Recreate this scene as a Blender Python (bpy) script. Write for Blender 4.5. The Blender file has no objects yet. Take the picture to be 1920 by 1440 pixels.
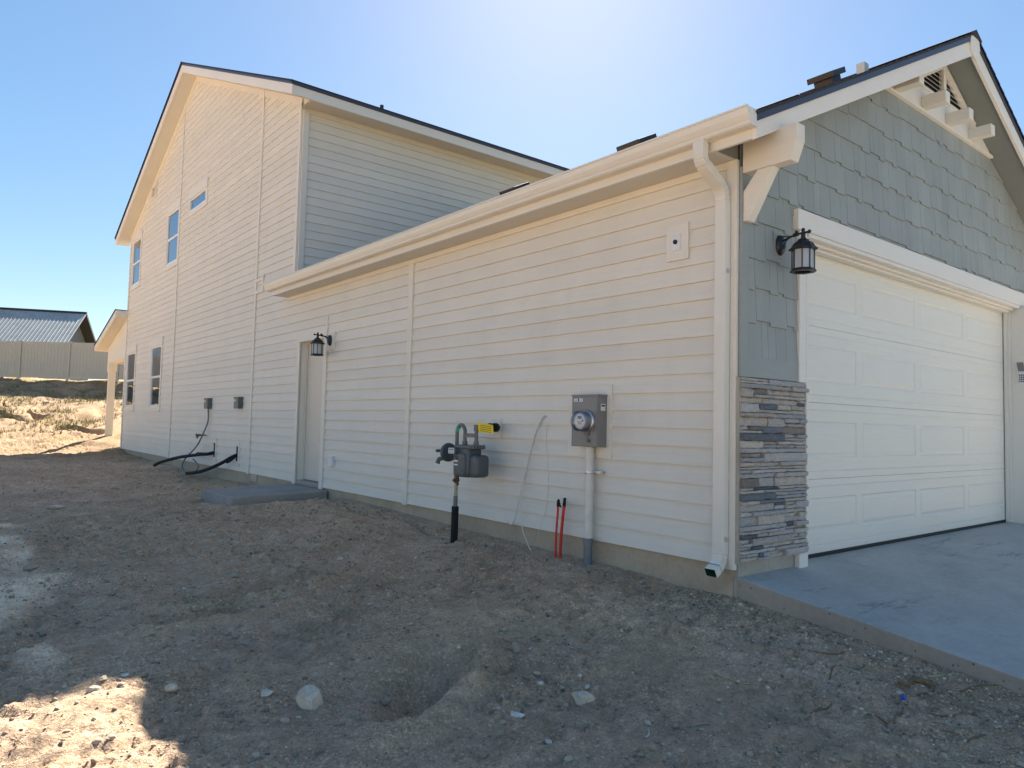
import bpy, bmesh, math, random
import numpy as np
from mathutils import Vector, Matrix
random.seed(7)
rng = np.random.default_rng(7)
R = math.radians
scene = bpy.context.scene
col = scene.collection

# ------------------------------------------------------------------ camera, world, sun, exposure
CAM = np.array([-4.731, -3.195, 1.092])
FPX = 1371.5                                     # focal length in pixels of the 1920 wide photograph
PITCH, ROLL, YAW = 0.0544083, 0.0234746, 0.6766463
_cp, _sp = math.cos(PITCH), math.sin(PITCH)
FWD = np.array([math.sin(YAW)*_cp, math.cos(YAW)*_cp, _sp])
_rt = np.array([math.cos(YAW), -math.sin(YAW), 0.0])
_up = np.cross(_rt, FWD)
RT = math.cos(ROLL)*_rt + math.sin(ROLL)*_up
UP = -math.sin(ROLL)*_rt + math.cos(ROLL)*_up
cd = bpy.data.cameras.new('camera'); co = bpy.data.objects.new('camera', cd); col.objects.link(co)
cd.sensor_width = 36.0; cd.sensor_fit = 'HORIZONTAL'; cd.lens = FPX/1920*36
cd.clip_start = 0.05; cd.clip_end = 3000
co.matrix_world = Matrix(((RT[0], UP[0], -FWD[0], CAM[0]), (RT[1], UP[1], -FWD[1], CAM[1]),
                          (RT[2], UP[2], -FWD[2], CAM[2]), (0, 0, 0, 1)))
scene.camera = co

SUN_EL, SUN_AZ = 36.7, 42.6                      # azimuth measured from +Y towards +X
w = bpy.data.worlds.new('World'); scene.world = w; w.use_nodes = True
wn = w.node_tree; bg = wn.nodes['Background']
sky = wn.nodes.new('ShaderNodeTexSky'); sky.sky_type = 'NISHITA'; sky.sun_disc = False
sky.sun_elevation = R(SUN_EL); sky.sun_rotation = R(SUN_AZ)
sky.altitude = 900; sky.air_density = 1.0; sky.dust_density = 0.42; sky.ozone_density = 1.5
gam = wn.nodes.new('ShaderNodeGamma'); gam.inputs['Gamma'].default_value = 0.66
hsv = wn.nodes.new('ShaderNodeHueSaturation'); hsv.inputs['Saturation'].default_value = 1.45
wn.links.new(sky.outputs['Color'], gam.inputs['Color']); wn.links.new(gam.outputs['Color'], hsv.inputs['Color'])
wn.links.new(hsv.outputs['Color'], bg.inputs['Color']); bg.inputs['Strength'].default_value = 0.068
sd = bpy.data.lights.new('sun', 'SUN'); so = bpy.data.objects.new('sun', sd); col.objects.link(so)
sd.energy = 4.3; sd.angle = R(0.53); sd.color = (1.0, 0.94, 0.84)
so.rotation_euler = (R(90-SUN_EL), 0, R(180-SUN_AZ)); so.location = (20, 20, 30)
scene.view_settings.view_transform = 'Standard'; scene.view_settings.look = 'None'
scene.view_settings.gamma = 1; scene.view_settings.exposure = 2.1
try: scene.view_settings.use_curve_mapping = False
except Exception: pass

# ------------------------------------------------------------------ materials
def mat(name): 
    m = bpy.data.materials.new(name); m.use_nodes = True
    return m, m.node_tree, m.node_tree.nodes['Principled BSDF']
def N(t, typ, **kw):
    n = t.nodes.new(typ)
    for k, v in kw.items():
        if k in n.inputs.keys(): n.inputs[k].default_value = v
        else: setattr(n, k, v)
    return n
def coords(t, scale=(1, 1, 1)):
    tc = N(t, 'ShaderNodeTexCoord'); mp = N(t, 'ShaderNodeMapping')
    mp.inputs['Scale'].default_value = scale
    t.links.new(tc.outputs['Object'], mp.inputs['Vector']); return mp.outputs['Vector']
def ramp(t, src, stops):
    r = N(t, 'ShaderNodeValToRGB'); e = r.color_ramp.elements
    while len(e) < len(stops): e.new(0.5)
    for q, (p, c) in zip(e, stops): q.position = p; q.color = (*c, 1) if len(c) == 3 else c
    t.links.new(src, r.inputs['Fac']); return r.outputs['Color']
def mixc(t, fac, a, b, mode='MIX'):
    m = N(t, 'ShaderNodeMix', data_type='RGBA', blend_type=mode)
    for s, v in (('Factor', fac), ('A', a), ('B', b)):
        sock = [i for i in m.inputs if i.name == s and i.enabled][0]
        if hasattr(v, 'is_linked'): t.links.new(v, sock)
        else: sock.default_value = v if s == 'Factor' else (*v, 1)
    return [o for o in m.outputs if o.enabled][0]
def noise(t, vec, scale, detail=4, rough=.55):
    n = N(t, 'ShaderNodeTexNoise'); n.inputs['Scale'].default_value = scale; n.inputs['Detail'].default_value = detail
    n.inputs['Roughness'].default_value = rough; t.links.new(vec, n.inputs['Vector']); return n.outputs['Fac']
def bump(t, b, h, strength=.3, dist=.002, prev=None):
    n = N(t, 'ShaderNodeBump'); n.inputs['Strength'].default_value = strength; n.inputs['Distance'].default_value = dist
    t.links.new(h, n.inputs['Height'])
    if prev is not None: t.links.new(prev, n.inputs['Normal'])
    t.links.new(n.outputs['Normal'], b.inputs['Normal']); return n.outputs['Normal']
def paint(name, c, rough=.55, grain=None, var=.05, gstr=.35, dirt=0.0, spec=.35, attr=False):
    """painted board: gentle colour wander, grain stretched along the board (grain = mapping scale)"""
    m, t, b = mat(name); v = coords(t)
    n = noise(t, v, 1.7, 5)
    c1 = tuple(x*(1-var) for x in c); c2 = tuple(min(1, x*(1+var)) for x in c)
    out = ramp(t, n, [(.3, c1), (.7, c2)])
    if grain:
        g = noise(t, coords(t, grain), 1.0, 6, .65)
        bump(t, b, g, gstr, .003)
        out = mixc(t, .2, out, ramp(t, g, [(.35, tuple(x*.8 for x in c)), (.65, c)]))
    if dirt:
        d = noise(t, coords(t, (1, 1, .35)), 3.5, 8, .7)
        out = mixc(t, ramp(t, d, [(.52, (0, 0, 0)), (.75, (dirt, dirt, dirt))]), out, tuple(x*.55 for x in c))
    if attr:
        at = N(t, 'ShaderNodeAttribute'); at.attribute_name = 'Col'; out = mixc(t, 1.0, out, at.outputs['Color'], 'MULTIPLY')
    t.links.new(out, b.inputs['Base Color']); b.inputs['Roughness'].default_value = rough
    b.inputs['Specular IOR Level'].default_value = spec
    return m
def plain(name, c, rough=.5, metal=0.0, var=.08, scale=9, bstr=0.0, spec=.5):
    m, t, b = mat(name); n = noise(t, coords(t), scale, 5)
    out = ramp(t, n, [(.3, tuple(x*(1-var) for x in c)), (.7, tuple(min(1, x*(1+var)) for x in c))])
    t.links.new(out, b.inputs['Base Color']); b.inputs['Roughness'].default_value = rough; b.inputs['Metallic'].default_value = metal
    b.inputs['Specular IOR Level'].default_value = spec
    if bstr: bump(t, b, noise(t, coords(t), scale*8, 4), bstr, .003)
    return m
CREAM = (.75, .705, .615)
M = {}
M['siding'] = paint('siding_cream', CREAM, .55, (2, 2.2, 46), .03, .85, .10, attr=True)
M['siding_front'] = paint('siding_cream_front', CREAM, .55, (2.2, 2, 46), .03, .45, .06, attr=True)
M['trim'] = paint('trim_cream', (.765, .72, .63), .5, (28, 28, 3), .02, .22)
M['trim_h'] = paint('trim_cream_level', (.765, .72, .63), .5, (3, 3, 40), .02, .25)
M['white'] = paint('trim_white', (.80, .76, .69), .5, (3, 3, 45), .02, .35)
M['gutter'] = plain('gutter_enamel', (.75, .71, .625), .32, 0, .02, 3)
M['sage'] = paint('sage_shingle', (.32, .345, .33), .6, (60, 3, 2.5), .10, .6, .12, attr=True)
M['sageflat'] = paint('sage_board', (.32, .345, .33), .6, (3, 3, 30), .05, .4)
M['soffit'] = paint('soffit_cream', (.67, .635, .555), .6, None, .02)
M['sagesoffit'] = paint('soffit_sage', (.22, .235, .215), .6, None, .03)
M['door'] = paint('side_door_paint', (.66, .60, .51), .45, None, .02)
M['gdoor'] = paint('garage_door_steel', (.80, .765, .68), .42, (4, 4, 60), .015, .30)
M['seal'] = plain('rubber_seal', (.012, .012, .014), .7)
M['roof'] = plain('asphalt_shingle', (.035, .033, .038), .9, 0, .5, 60, .8)
M['drip'] = plain('drip_edge_metal', (.045, .045, .065), .35, .0, .05)
M['ventbrown'] = plain('vent_brown_metal', (.045, .034, .032), .4)
M['black'] = plain('black_cast_metal', (.012, .013, .017), .42)
M['blackfoam'] = plain('black_foam', (.010, .010, .011), .85, 0, .2, 60, .5)
M['vinyl'] = plain('window_vinyl', (.78, .78, .76), .35, 0, .02)
M['gasgrey'] = plain('gas_meter_grey', (.075, .095, .105), .42, 0, .10, 14, .1)
M['pipegrey'] = plain('pipe_grey_paint', (.15, .15, .145), .5, 0, .12, 30, .2)
M['boxgrey'] = plain('meter_box_enamel', (.21, .205, .20), .4, 0, .03)
M['boxgrey_side'] = M['boxgrey']
M['meterblue'] = plain('meter_body_plastic', (.36, .39, .43), .35, 0, .03); M['disc'] = plain('disconnect_grey', (.10, .125, .12), .45, 0, .05)
M['pvcwhite'] = plain('conduit_painted', (.68, .65, .59), .4, 0, .04)
M['pvcgrey'] = plain('conduit_grey_pvc', (.17, .185, .205), .45, 0, .15, 20)
M['galv'] = plain('galvanised_steel', (.55, .56, .57), .32, .9, .15, 40)
M['brass'] = plain('brass_valve', (.13, .085, .045), .5, .5, .4, 60)
M['rawpipe'] = plain('yellowed_pipe', (.38, .34, .22), .6, 0, .35, 60)
M['yellow'] = plain('yellow_tag', (.85, .62, .01), .5, 0, .03)
M['green'] = plain('green_tape', (.05, .42, .22), .5)
M['red'] = plain('red_conduit', (.62, .035, .018), .4, 0, .12, 20)
M['wirew'] = plain('white_cable', (.62, .60, .55), .45)
M['label'] = plain('label_white', (.70, .72, .74), .5, 0, .03)
M['ink'] = plain('label_ink', (.02, .02, .022), .5)
M['lcd'] = plain('meter_lcd', (.22, .21, .16), .25)
M['frost'] = plain('frosted_glass', (.44, .46, .50), .25, 0, .02)
M['plate'] = plain('cover_plate_white', (.72, .72, .74), .35)
M['blueplastic'] = plain('blue_plastic', (.02, .06, .55), .4)
M['greenin'] = plain('green_coating', (.02, .07, .035), .35)
M['metalroof'] = plain('galvanised_roofing', (.37, .385, .37), .6, .12, .15, 1.3)
M['metalwall'] = plain('corrugated_wall', (.13, .165, .18), .5, .1, .15, 2)
M['darktrim'] = plain('dark_roof_trim', (.012, .015, .02), .7)
M['fence'] = plain('vinyl_fence', (.45, .43, .365), .5, 0, .03, 2)
M['interior'] = plain('interior_plaster', (.40, .38, .34), .8, 0, .03, 2)
M['wood'] = plain('weathered_wood', (.22, .13, .07), .8, 0, .35, 30, .4)
M['straw'] = plain('dry_straw', (.42, .35, .22), .8, 0, .3, 20)

def concrete(name, c, tint=None, holes=False, streak=False):
    m, t, b = mat(name); v = coords(t)
    n1 = noise(t, v, 1.6, 8, .62); n2 = noise(t, v, 22, 6, .6)
    out = ramp(t, n1, [(.3, tuple(x*.78 for x in c)), (.5, c), (.72, tuple(min(1, x*1.18) for x in c))])
    out = mixc(t, .25, out, ramp(t, n2, [(.35, tuple(x*.7 for x in c)), (.65, tuple(x*1.15 for x in c))]))
    if streak:   # tyre and trowel scuffs in a few places
        s = noise(t, coords(t, (.5, 2.6, 1)), 1.9, 10, .74)
        sm_ = ramp(t, s, [(.56, (0, 0, 0)), (.60, (.7, .7, .7)), (.63, (.1, .1, .1)), (.72, (.55, .55, .55))])
        mk = ramp(t, noise(t, coords(t, (.45, .7, 1)), .9, 3), [(.48, (0, 0, 0)), (.62, (1, 1, 1))])
        out = mixc(t, mixc(t, 1.0, sm_, mk, 'MULTIPLY'), out, tuple(x*.38 for x in c))
        out = mixc(t, ramp(t, noise(t, coords(t, (.8, 1.6, 1)), 2.2, 6), [(.5, (0, 0, 0)), (.8, (.4, .4, .4))]), out, tuple(min(1, x*1.35) for x in c))
    nm = bump(t, b, n2, .35, .004)
    if holes:
        vo = N(t, 'ShaderNodeTexVoronoi'); vo.inputs['Scale'].default_value = 26; t.links.new(coords(t, (1, 1, .8)), vo.inputs['Vector'])
        sep = N(t, 'ShaderNodeSeparateColor'); t.links.new(vo.outputs['Color'], sep.inputs['Color'])
        sm = N(t, 'ShaderNodeMath', operation='MULTIPLY'); t.links.new(sep.outputs['Red'], sm.inputs[0]); sm.inputs[1].default_value = .33
        lt = N(t, 'ShaderNodeMath', operation='LESS_THAN'); t.links.new(vo.outputs['Distance'], lt.inputs[0])
        s2 = N(t, 'ShaderNodeMath', operation='SUBTRACT'); t.links.new(sm.outputs[0], s2.inputs[0]); s2.inputs[1].default_value = .17
        t.links.new(s2.outputs[0], lt.inputs[1])
        out = mixc(t, lt.outputs[0], out, tuple(x*.3 for x in c))
    t.links.new(out, b.inputs['Base Color']); b.inputs['Roughness'].default_value = .85; b.inputs['Specular IOR Level'].default_value = .3
    return m
M['found'] = concrete('foundation_concrete', (.46, .37, .27), holes=True)
M['found_front'] = concrete('stem_wall_concrete', (.42, .39, .33), holes=True)
M['slabedge'] = concrete('slab_edge_concrete', (.36, .305, .25), holes=True)
M['stoop'] = concrete('stoop_concrete', (.335, .31, .28))
M['drive'] = concrete('driveway_concrete', (.47, .435, .39), streak=True)
M['porchslab'] = concrete('porch_concrete', (.45, .42, .37))

def stone_mat():
    m, t, b = mat('ledger_stone'); v = coords(t)
    at = N(t, 'ShaderNodeAttribute'); at.attribute_name = 'Col'
    n = noise(t, coords(t, (1, 1, 2.2)), 26, 8, .7)
    out = mixc(t, .65, at.outputs['Color'], ramp(t, n, [(.3, (.42, .42, .43)), (.5, (.72, .71, .69)), (.72, (.9, .9, .9))]), 'MULTIPLY')
    t.links.new(out, b.inputs['Base Color']); b.inputs['Roughness'].default_value = .85
    bump(t, b, noise(t, coords(t, (1, 1, 1.6)), 55, 8, .7), .9, .006)
    return m
M['stone'] = stone_mat()
def soil_mat():
    m, t, b = mat('bare_dirt'); v = coords(t)
    at = N(t, 'ShaderNodeAttribute'); at.attribute_name = 'Col'
    big = noise(t, v, .8, 8, .62); mid = noise(t, v, 5.5, 8, .65); fine = noise(t, v, 45, 6, .7)
    base = ramp(t, big, [(.30, (0.266, 0.194, 0.133)), (.5, (0.372, 0.278, 0.195)), (.70, (0.492, 0.375, 0.267))])
    base = mixc(t, .5, base, ramp(t, mid, [(.30, (0.200, 0.144, 0.100)), (.52, (0.386, 0.290, 0.206)), (.72, (0.559, 0.431, 0.313))]))
    base = mixc(t, .32, base, ramp(t, fine, [(.32, (0.133, 0.095, 0.067)), (.55, (0.399, 0.300, 0.215)), (.75, (0.665, 0.525, 0.383))]))
    vo = N(t, 'ShaderNodeTexVoronoi'); vo.inputs['Scale'].default_value = 42; vo.inputs['Randomness'].default_value = 1
    t.links.new(v, vo.inputs['Vector'])
    sep = N(t, 'ShaderNodeSeparateColor'); t.links.new(vo.outputs['Color'], sep.inputs['Color'])
    rr = N(t, 'ShaderNodeMapRange'); rr.inputs['From Min'].default_value = .72; rr.inputs['From Max'].default_value = 1; rr.inputs['To Max'].default_value = .42
    t.links.new(sep.outputs['Red'], rr.inputs['Value'])
    df = N(t, 'ShaderNodeMath', operation='SUBTRACT'); t.links.new(rr.outputs[0], df.inputs[0]); t.links.new(vo.outputs['Distance'], df.inputs[1])
    st = N(t, 'ShaderNodeMath', operation='GREATER_THAN'); t.links.new(df.outputs[0], st.inputs[0]); st.inputs[1].default_value = 0
    base = mixc(t, st.outputs[0], base, ramp(t, sep.outputs['Green'], [(0, (0.266, 0.206, 0.151)), (1, (0.612, 0.500, 0.383))]))
    crumb = noise(t, v, 15, 7, .75)
    base = mixc(t, .8, base, ramp(t, crumb, [(.27, (.48, .46, .45)), (.42, (1.18, 1.15, 1.12)), (.60, (1.42, 1.38, 1.33)), (.75, (1.85, 1.78, 1.7))]), 'MULTIPLY')
    base = mixc(t, 1.0, base, (1.60, 1.51, 1.44), 'MULTIPLY')
    v2 = N(t, 'ShaderNodeTexVoronoi'); v2.inputs['Scale'].default_value = 95; t.links.new(v, v2.inputs['Vector'])
    s2 = N(t, 'ShaderNodeSeparateColor'); t.links.new(v2.outputs['Color'], s2.inputs['Color'])
    gm_ = ramp(t, noise(t, v, 1.3, 5, .6), [(.38, (.10, .10, .10)), (.64, (.75, .75, .75))])
    base = mixc(t, gm_, base, ramp(t, s2.outputs['Blue'], [(.0, (.50, .49, .48)), (.16, (.78, .77, .76)), (.45, (1, 1, 1)), (.82, (1.06, 1.06, 1.05)), (.95, (1.6, 1.57, 1.52))]), 'MULTIPLY')
    base = mixc(t, 1.0, base, at.outputs['Color'], 'MULTIPLY')
    t.links.new(base, b.inputs['Base Color']); b.inputs['Roughness'].default_value = .95; b.inputs['Specular IOR Level'].default_value = .15
    n0 = bump(t, b, crumb, 1.0, .045)
    n1 = bump(t, b, mid, .9, .05, n0)
    n2 = bump(t, b, fine, 1.0, .016, n1)
    n2 = bump(t, b, v2.outputs['Distance'], .35, .008, n2)
    mx = N(t, 'ShaderNodeMath', operation='MAXIMUM'); t.links.new(df.outputs[0], mx.inputs[0]); mx.inputs[1].default_value = 0
    bump(t, b, mx.outputs[0], 1.0, .02, n2)
    return m
M['soil'] = soil_mat()
def rock_mat(name, c):
    m, t, b = mat(name); v = coords(t)
    n = noise(t, v, 9, 9, .68)
    out = ramp(t, n, [(.3, tuple(x*.6 for x in c)), (.5, c), (.7, tuple(min(1, x*1.3) for x in c))])
    t.links.new(out, b.inputs['Base Color']); b.inputs['Roughness'].default_value = .9
    bump(t, b, noise(t, v, 40, 8, .7), .8, .01); return m
M['rock'] = rock_mat('pale_rock', (.64, .53, .40)); M['rockgrey'] = rock_mat('grey_rock', (.42, .33, .24)); M['rockwhite'] = rock_mat('chalky_rock', (.68, .62, .53))
def gravel_mat():
    m, t, b = mat('loose_gravel'); at = N(t, 'ShaderNodeAttribute'); at.attribute_name = 'Col'
    n = noise(t, coords(t), 70, 4)
    out = mixc(t, .5, at.outputs['Color'], ramp(t, n, [(.3, (.55, .55, .55)), (.7, (1, 1, 1))]), 'MULTIPLY')
    t.links.new(out, b.inputs['Base Color']); b.inputs['Roughness'].default_value = .9; return m
M['gravel'] = gravel_mat()
def glass_mat(name, tint):
    m, t, b = mat(name); t.nodes.remove(b)
    out = t.nodes['Material Output']
    tr = N(t, 'ShaderNodeBsdfTransparent'); tr.inputs['Color'].default_value = (*tint, 1)
    gl = N(t, 'ShaderNodeBsdfGlossy'); gl.inputs['Roughness'].default_value = .015; gl.inputs['Color'].default_value = (.95, .97, 1, 1)
    fr = N(t, 'ShaderNodeFresnel'); fr.inputs['IOR'].default_value = 8.0 if tint[0] < .9 else 1.5
    mx = N(t, 'ShaderNodeMixShader'); t.links.new(fr.outputs[0], mx.inputs[0]); t.links.new(tr.outputs[0], mx.inputs[1]); t.links.new(gl.outputs[0], mx.inputs[2])
    t.links.new(mx.outputs[0], out.inputs['Surface']); return m
M['glass'] = glass_mat('window_glass', (.55, .58, .56)); M['dome'] = glass_mat('meter_dome_glass', (.93, .94, .95))

# ------------------------------------------------------------------ mesh builder
class MB:
    def __init__(s): s.v = []; s.f = []; s.m = []; s.c = []; s.sm = []
    def face(s, pts, m=0, c=None, smooth=False):
        i = len(s.v); s.v += [tuple(p) for p in pts]; s.f.append(tuple(range(i, i+len(pts)))); s.m.append(m); s.c.append(c); s.sm.append(smooth)
    def mesh(s, V, F, m=0, c=None, smooth=False):
        i = len(s.v); s.v += [tuple(p) for p in V]
        for f in F: s.f.append(tuple(i+k for k in f)); s.m.append(m); s.c.append(c); s.sm.append(smooth)
    def box(s, x0, x1, y0, y1, z0, z1, m=0, c=None, T=None):
        x0, x1 = sorted((x0, x1)); y0, y1 = sorted((y0, y1)); z0, z1 = sorted((z0, z1))
        V = [Vector(p) for p in ((x0,y0,z0),(x1,y0,z0),(x1,y1,z0),(x0,y1,z0),(x0,y0,z1),(x1,y0,z1),(x1,y1,z1),(x0,y1,z1))]
        if T: V = [T @ p for p in V]
        s.mesh(V, [(0,3,2,1),(4,5,6,7),(0,1,5,4),(1,2,6,5),(2,3,7,6),(3,0,4,7)], m, c)
    def prism(s, poly, d, m=0, c=None):
        """poly: 3D points (planar), d: extrusion vector"""
        d = Vector(d); A = [Vector(p) for p in poly]; n = len(A); nn = Vector((0,0,0))
        for i in range(n): nn += A[i].cross(A[(i+1) % n])
        if nn.dot(d) > 0: A.reverse()
        B = [p+d for p in A]
        s.mesh(A+B, [tuple(range(n)), tuple(range(2*n-1, n-1, -1))]+[(i, i+n, (i+1) % n+n, (i+1) % n)[::-1] if False else ((i+1) % n, i, i+n, (i+1) % n+n) for i in range(n)], m, c)
    def tube(s, path, r, n=12, m=0, caps=True, c=None):
        P = [Vector(p) for p in path]; rs = r if isinstance(r, (list, tuple)) else [r]*len(P)
        t0 = (P[1]-P[0]).normalized(); up = Vector((0,0,1)) if abs(t0.z) < .9 else Vector((1,0,0))
        u = t0.cross(up).normalized(); V = []
        for i, p in enumerate(P):
            t = (P[min(i+1, len(P)-1)]-P[max(i-1, 0)]).normalized()
            u = (u-t*u.dot(t)).normalized(); w_ = t.cross(u)
            for k in range(n):
                a = 2*math.pi*k/n; V.append(p+(u*math.cos(a)+w_*math.sin(a))*rs[i])
        F = []
        for i in range(len(P)-1):
            for k in range(n):
                a = i*n+k; b = i*n+(k+1) % n; F.append((a, b, b+n, a+n))
        s.mesh(V, F, m, c, True)
        if caps:
            s.face(V[:n][::-1], m, c); s.face(V[-n:], m, c)
    def lathe(s, prof, origin, axis='Z', n=24, m=0, sx=1, sy=1, smooth=True):
        """prof: (radius, height) pairs along the axis"""
        V = []
        for r, h in prof:
            for k in range(n):
                a = 2*math.pi*k/n; x, y = r*math.cos(a)*sx, r*math.sin(a)*sy
                p = {'Z': (x, y, h), 'X': (h, x, y), 'Y': (x, h, y), '-X': (-h, x, y), '-Y': (x, -h, y)}[axis]
                V.append(Vector(origin)+Vector(p))
        F = []; flip = axis in ('-X', 'Y')
        for i in range(len(prof)-1):
            for k in range(n):
                a = i*n+k; b = i*n+(k+1) % n
                F.append((a, b, b+n, a+n) if not flip else (a, a+n, b+n, b))
        s.mesh(V, F, m, None, smooth)
        if prof[0][0] > 1e-5: s.face(V[:n] if flip else V[:n][::-1], m)
        if prof[-1][0] > 1e-5: s.face(V[-n:][::-1] if flip else V[-n:], m)
    def build(s, name, mats, parent=None, bevel=0, col_attr=False, weld=False):
        me = bpy.data.meshes.new(name)
        off = Vector(parent_loc(parent))
        me.from_pydata([tuple(Vector(p)-off) for p in s.v] if off.length else s.v, [], s.f)
        if not isinstance(mats, (list, tuple)): mats = [mats]
        for mm in mats: me.materials.append(M[mm] if isinstance(mm, str) else mm)
        me.polygons.foreach_set('material_index', s.m); me.polygons.foreach_set('use_smooth', s.sm)
        if col_attr:
            a = me.attributes.new('Col', 'FLOAT_COLOR', 'CORNER'); buf = []
            for f, c in zip(s.f, s.c): buf += [*(c or (1, 1, 1)), 1]*len(f)
            a.data.foreach_set('color', buf)
        me.update(); me.validate()
        o = bpy.data.objects.new(name, me); col.objects.link(o)
        if parent is not None: o.parent = parent
        if weld or bevel:
            bm = bmesh.new(); bm.from_mesh(me); bmesh.ops.remove_doubles(bm, verts=bm.verts, dist=1e-5); bm.to_mesh(me); bm.free()
        if bevel:
            b = o.modifiers.new('bevel', 'BEVEL'); b.width = bevel; b.segments = 2; b.limit_method = 'ANGLE'; b.angle_limit = R(40); b.harden_normals = False
        return o
def parent_loc(p):
    v = Vector((0, 0, 0))
    while p is not None: v += p.location; p = p.parent
    return v
def tag(o, label=None, cat=None, group=None, kind=None):
    for k, v in (('label', label), ('category', cat), ('group', group), ('kind', kind)):
        if v: o[k] = v
    return o
def empty(name, loc, label, cat, group=None):
    o = bpy.data.objects.new(name, None); col.objects.link(o); o.location = loc; o.empty_display_size = .1
    return tag(o, label, cat, group)
def copy_tree(o, parent=None):
    c = o.copy(); col.objects.link(c); c.parent = parent
    for ch in [x for x in bpy.data.objects if x.parent == o]: copy_tree(ch, c)
    return c
def bez(P, n=10):
    """smooth curve through the points"""
    P = [Vector(p) for p in P]; out = []
    for i in range(len(P)-1):
        p0 = P[max(i-1, 0)]; p1 = P[i]; p2 = P[i+1]; p3 = P[min(i+2, len(P)-1)]
        for k in range(n):
            t = k/n
            out.append(.5*((2*p1)+(p2-p0)*t+(2*p0-5*p1+4*p2-p3)*t*t+(3*p1-p0-3*p2+p3)*t**3))
    return out+[P[-1]]
def clip(poly, a, b, c):
    """keep the part of a 2D polygon where a*u + b*v <= c"""
    out = []
    for i in range(len(poly)):
        p, q = poly[i], poly[(i+1) % len(poly)]
        dp, dq = a*p[0]+b*p[1]-c, a*q[0]+b*q[1]-c
        if dp <= 0: out.append(p)
        if (dp < 0 < dq) or (dq < 0 < dp):
            t = dp/(dp-dq); out.append((p[0]+(q[0]-p[0])*t, p[1]+(q[1]-p[1])*t))
    return out

# ------------------------------------------------------------------ ground shape
def _hash(ix, iy, s):
    h = (ix.astype(np.int64)*374761393+iy.astype(np.int64)*668265263+s*1442695041) & 0xffffffff
    h = ((h ^ (h >> 13))*1274126177) & 0xffffffff
    return (h ^ (h >> 16)) & 0xffffffff
def pnoise(x, y, s=0):
    ix, iy = np.floor(x), np.floor(y); fx, fy = x-ix, y-iy
    u, v = fx*fx*fx*(fx*(fx*6-15)+10), fy*fy*fy*(fy*(fy*6-15)+10)
    def g(a, b):
        ang = _hash(ix+a, iy+b, s)/4294967296.0*2*np.pi
        return np.cos(ang)*(fx-a)+np.sin(ang)*(fy-b)
    return ((g(0,0)*(1-u)+g(1,0)*u)*(1-v)+(g(0,1)*(1-u)+g(1,1)*u)*v)*1.4
def fbm(x, y, f, o, s=0, gain=.5):
    r = 0; a = 1
    for i in range(o): r = r+a*pnoise(x*f, y*f, s+i); f *= 2.03; a *= gain
    return r
def sstep(a, b, x):
    t = np.clip((x-a)/(b-a), 0, 1); return t*t*(3-2*t)
WY = np.array([-60, -21.5, -20.8, -11.7, -11, -6, -1.9, -.1, .2, .5, .9, 2.3, 3.2, 4.5, 5.7, 6.9, 9.4, 12.4, 15.8, 18.5, 21.4, 60])
WZ = np.array([-.6, -.72, -1.0, -1.0, -.72, -.70, -.315, -.155, -.15, -.16, -.13, -.105, -.09, -.056, -.03, -.02, -.10, -.16, -.10, -.09, -.10, -.05])
F0 = np.array([-1.86, 40.62]); F1 = np.array([2.95, 36.76]); FD = (F1-F0)/np.linalg.norm(F1-F0); FN = np.array([FD[1], -FD[0]])
if FN@(np.array([0, 20])-F0) < 0: FN = -FN
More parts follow.
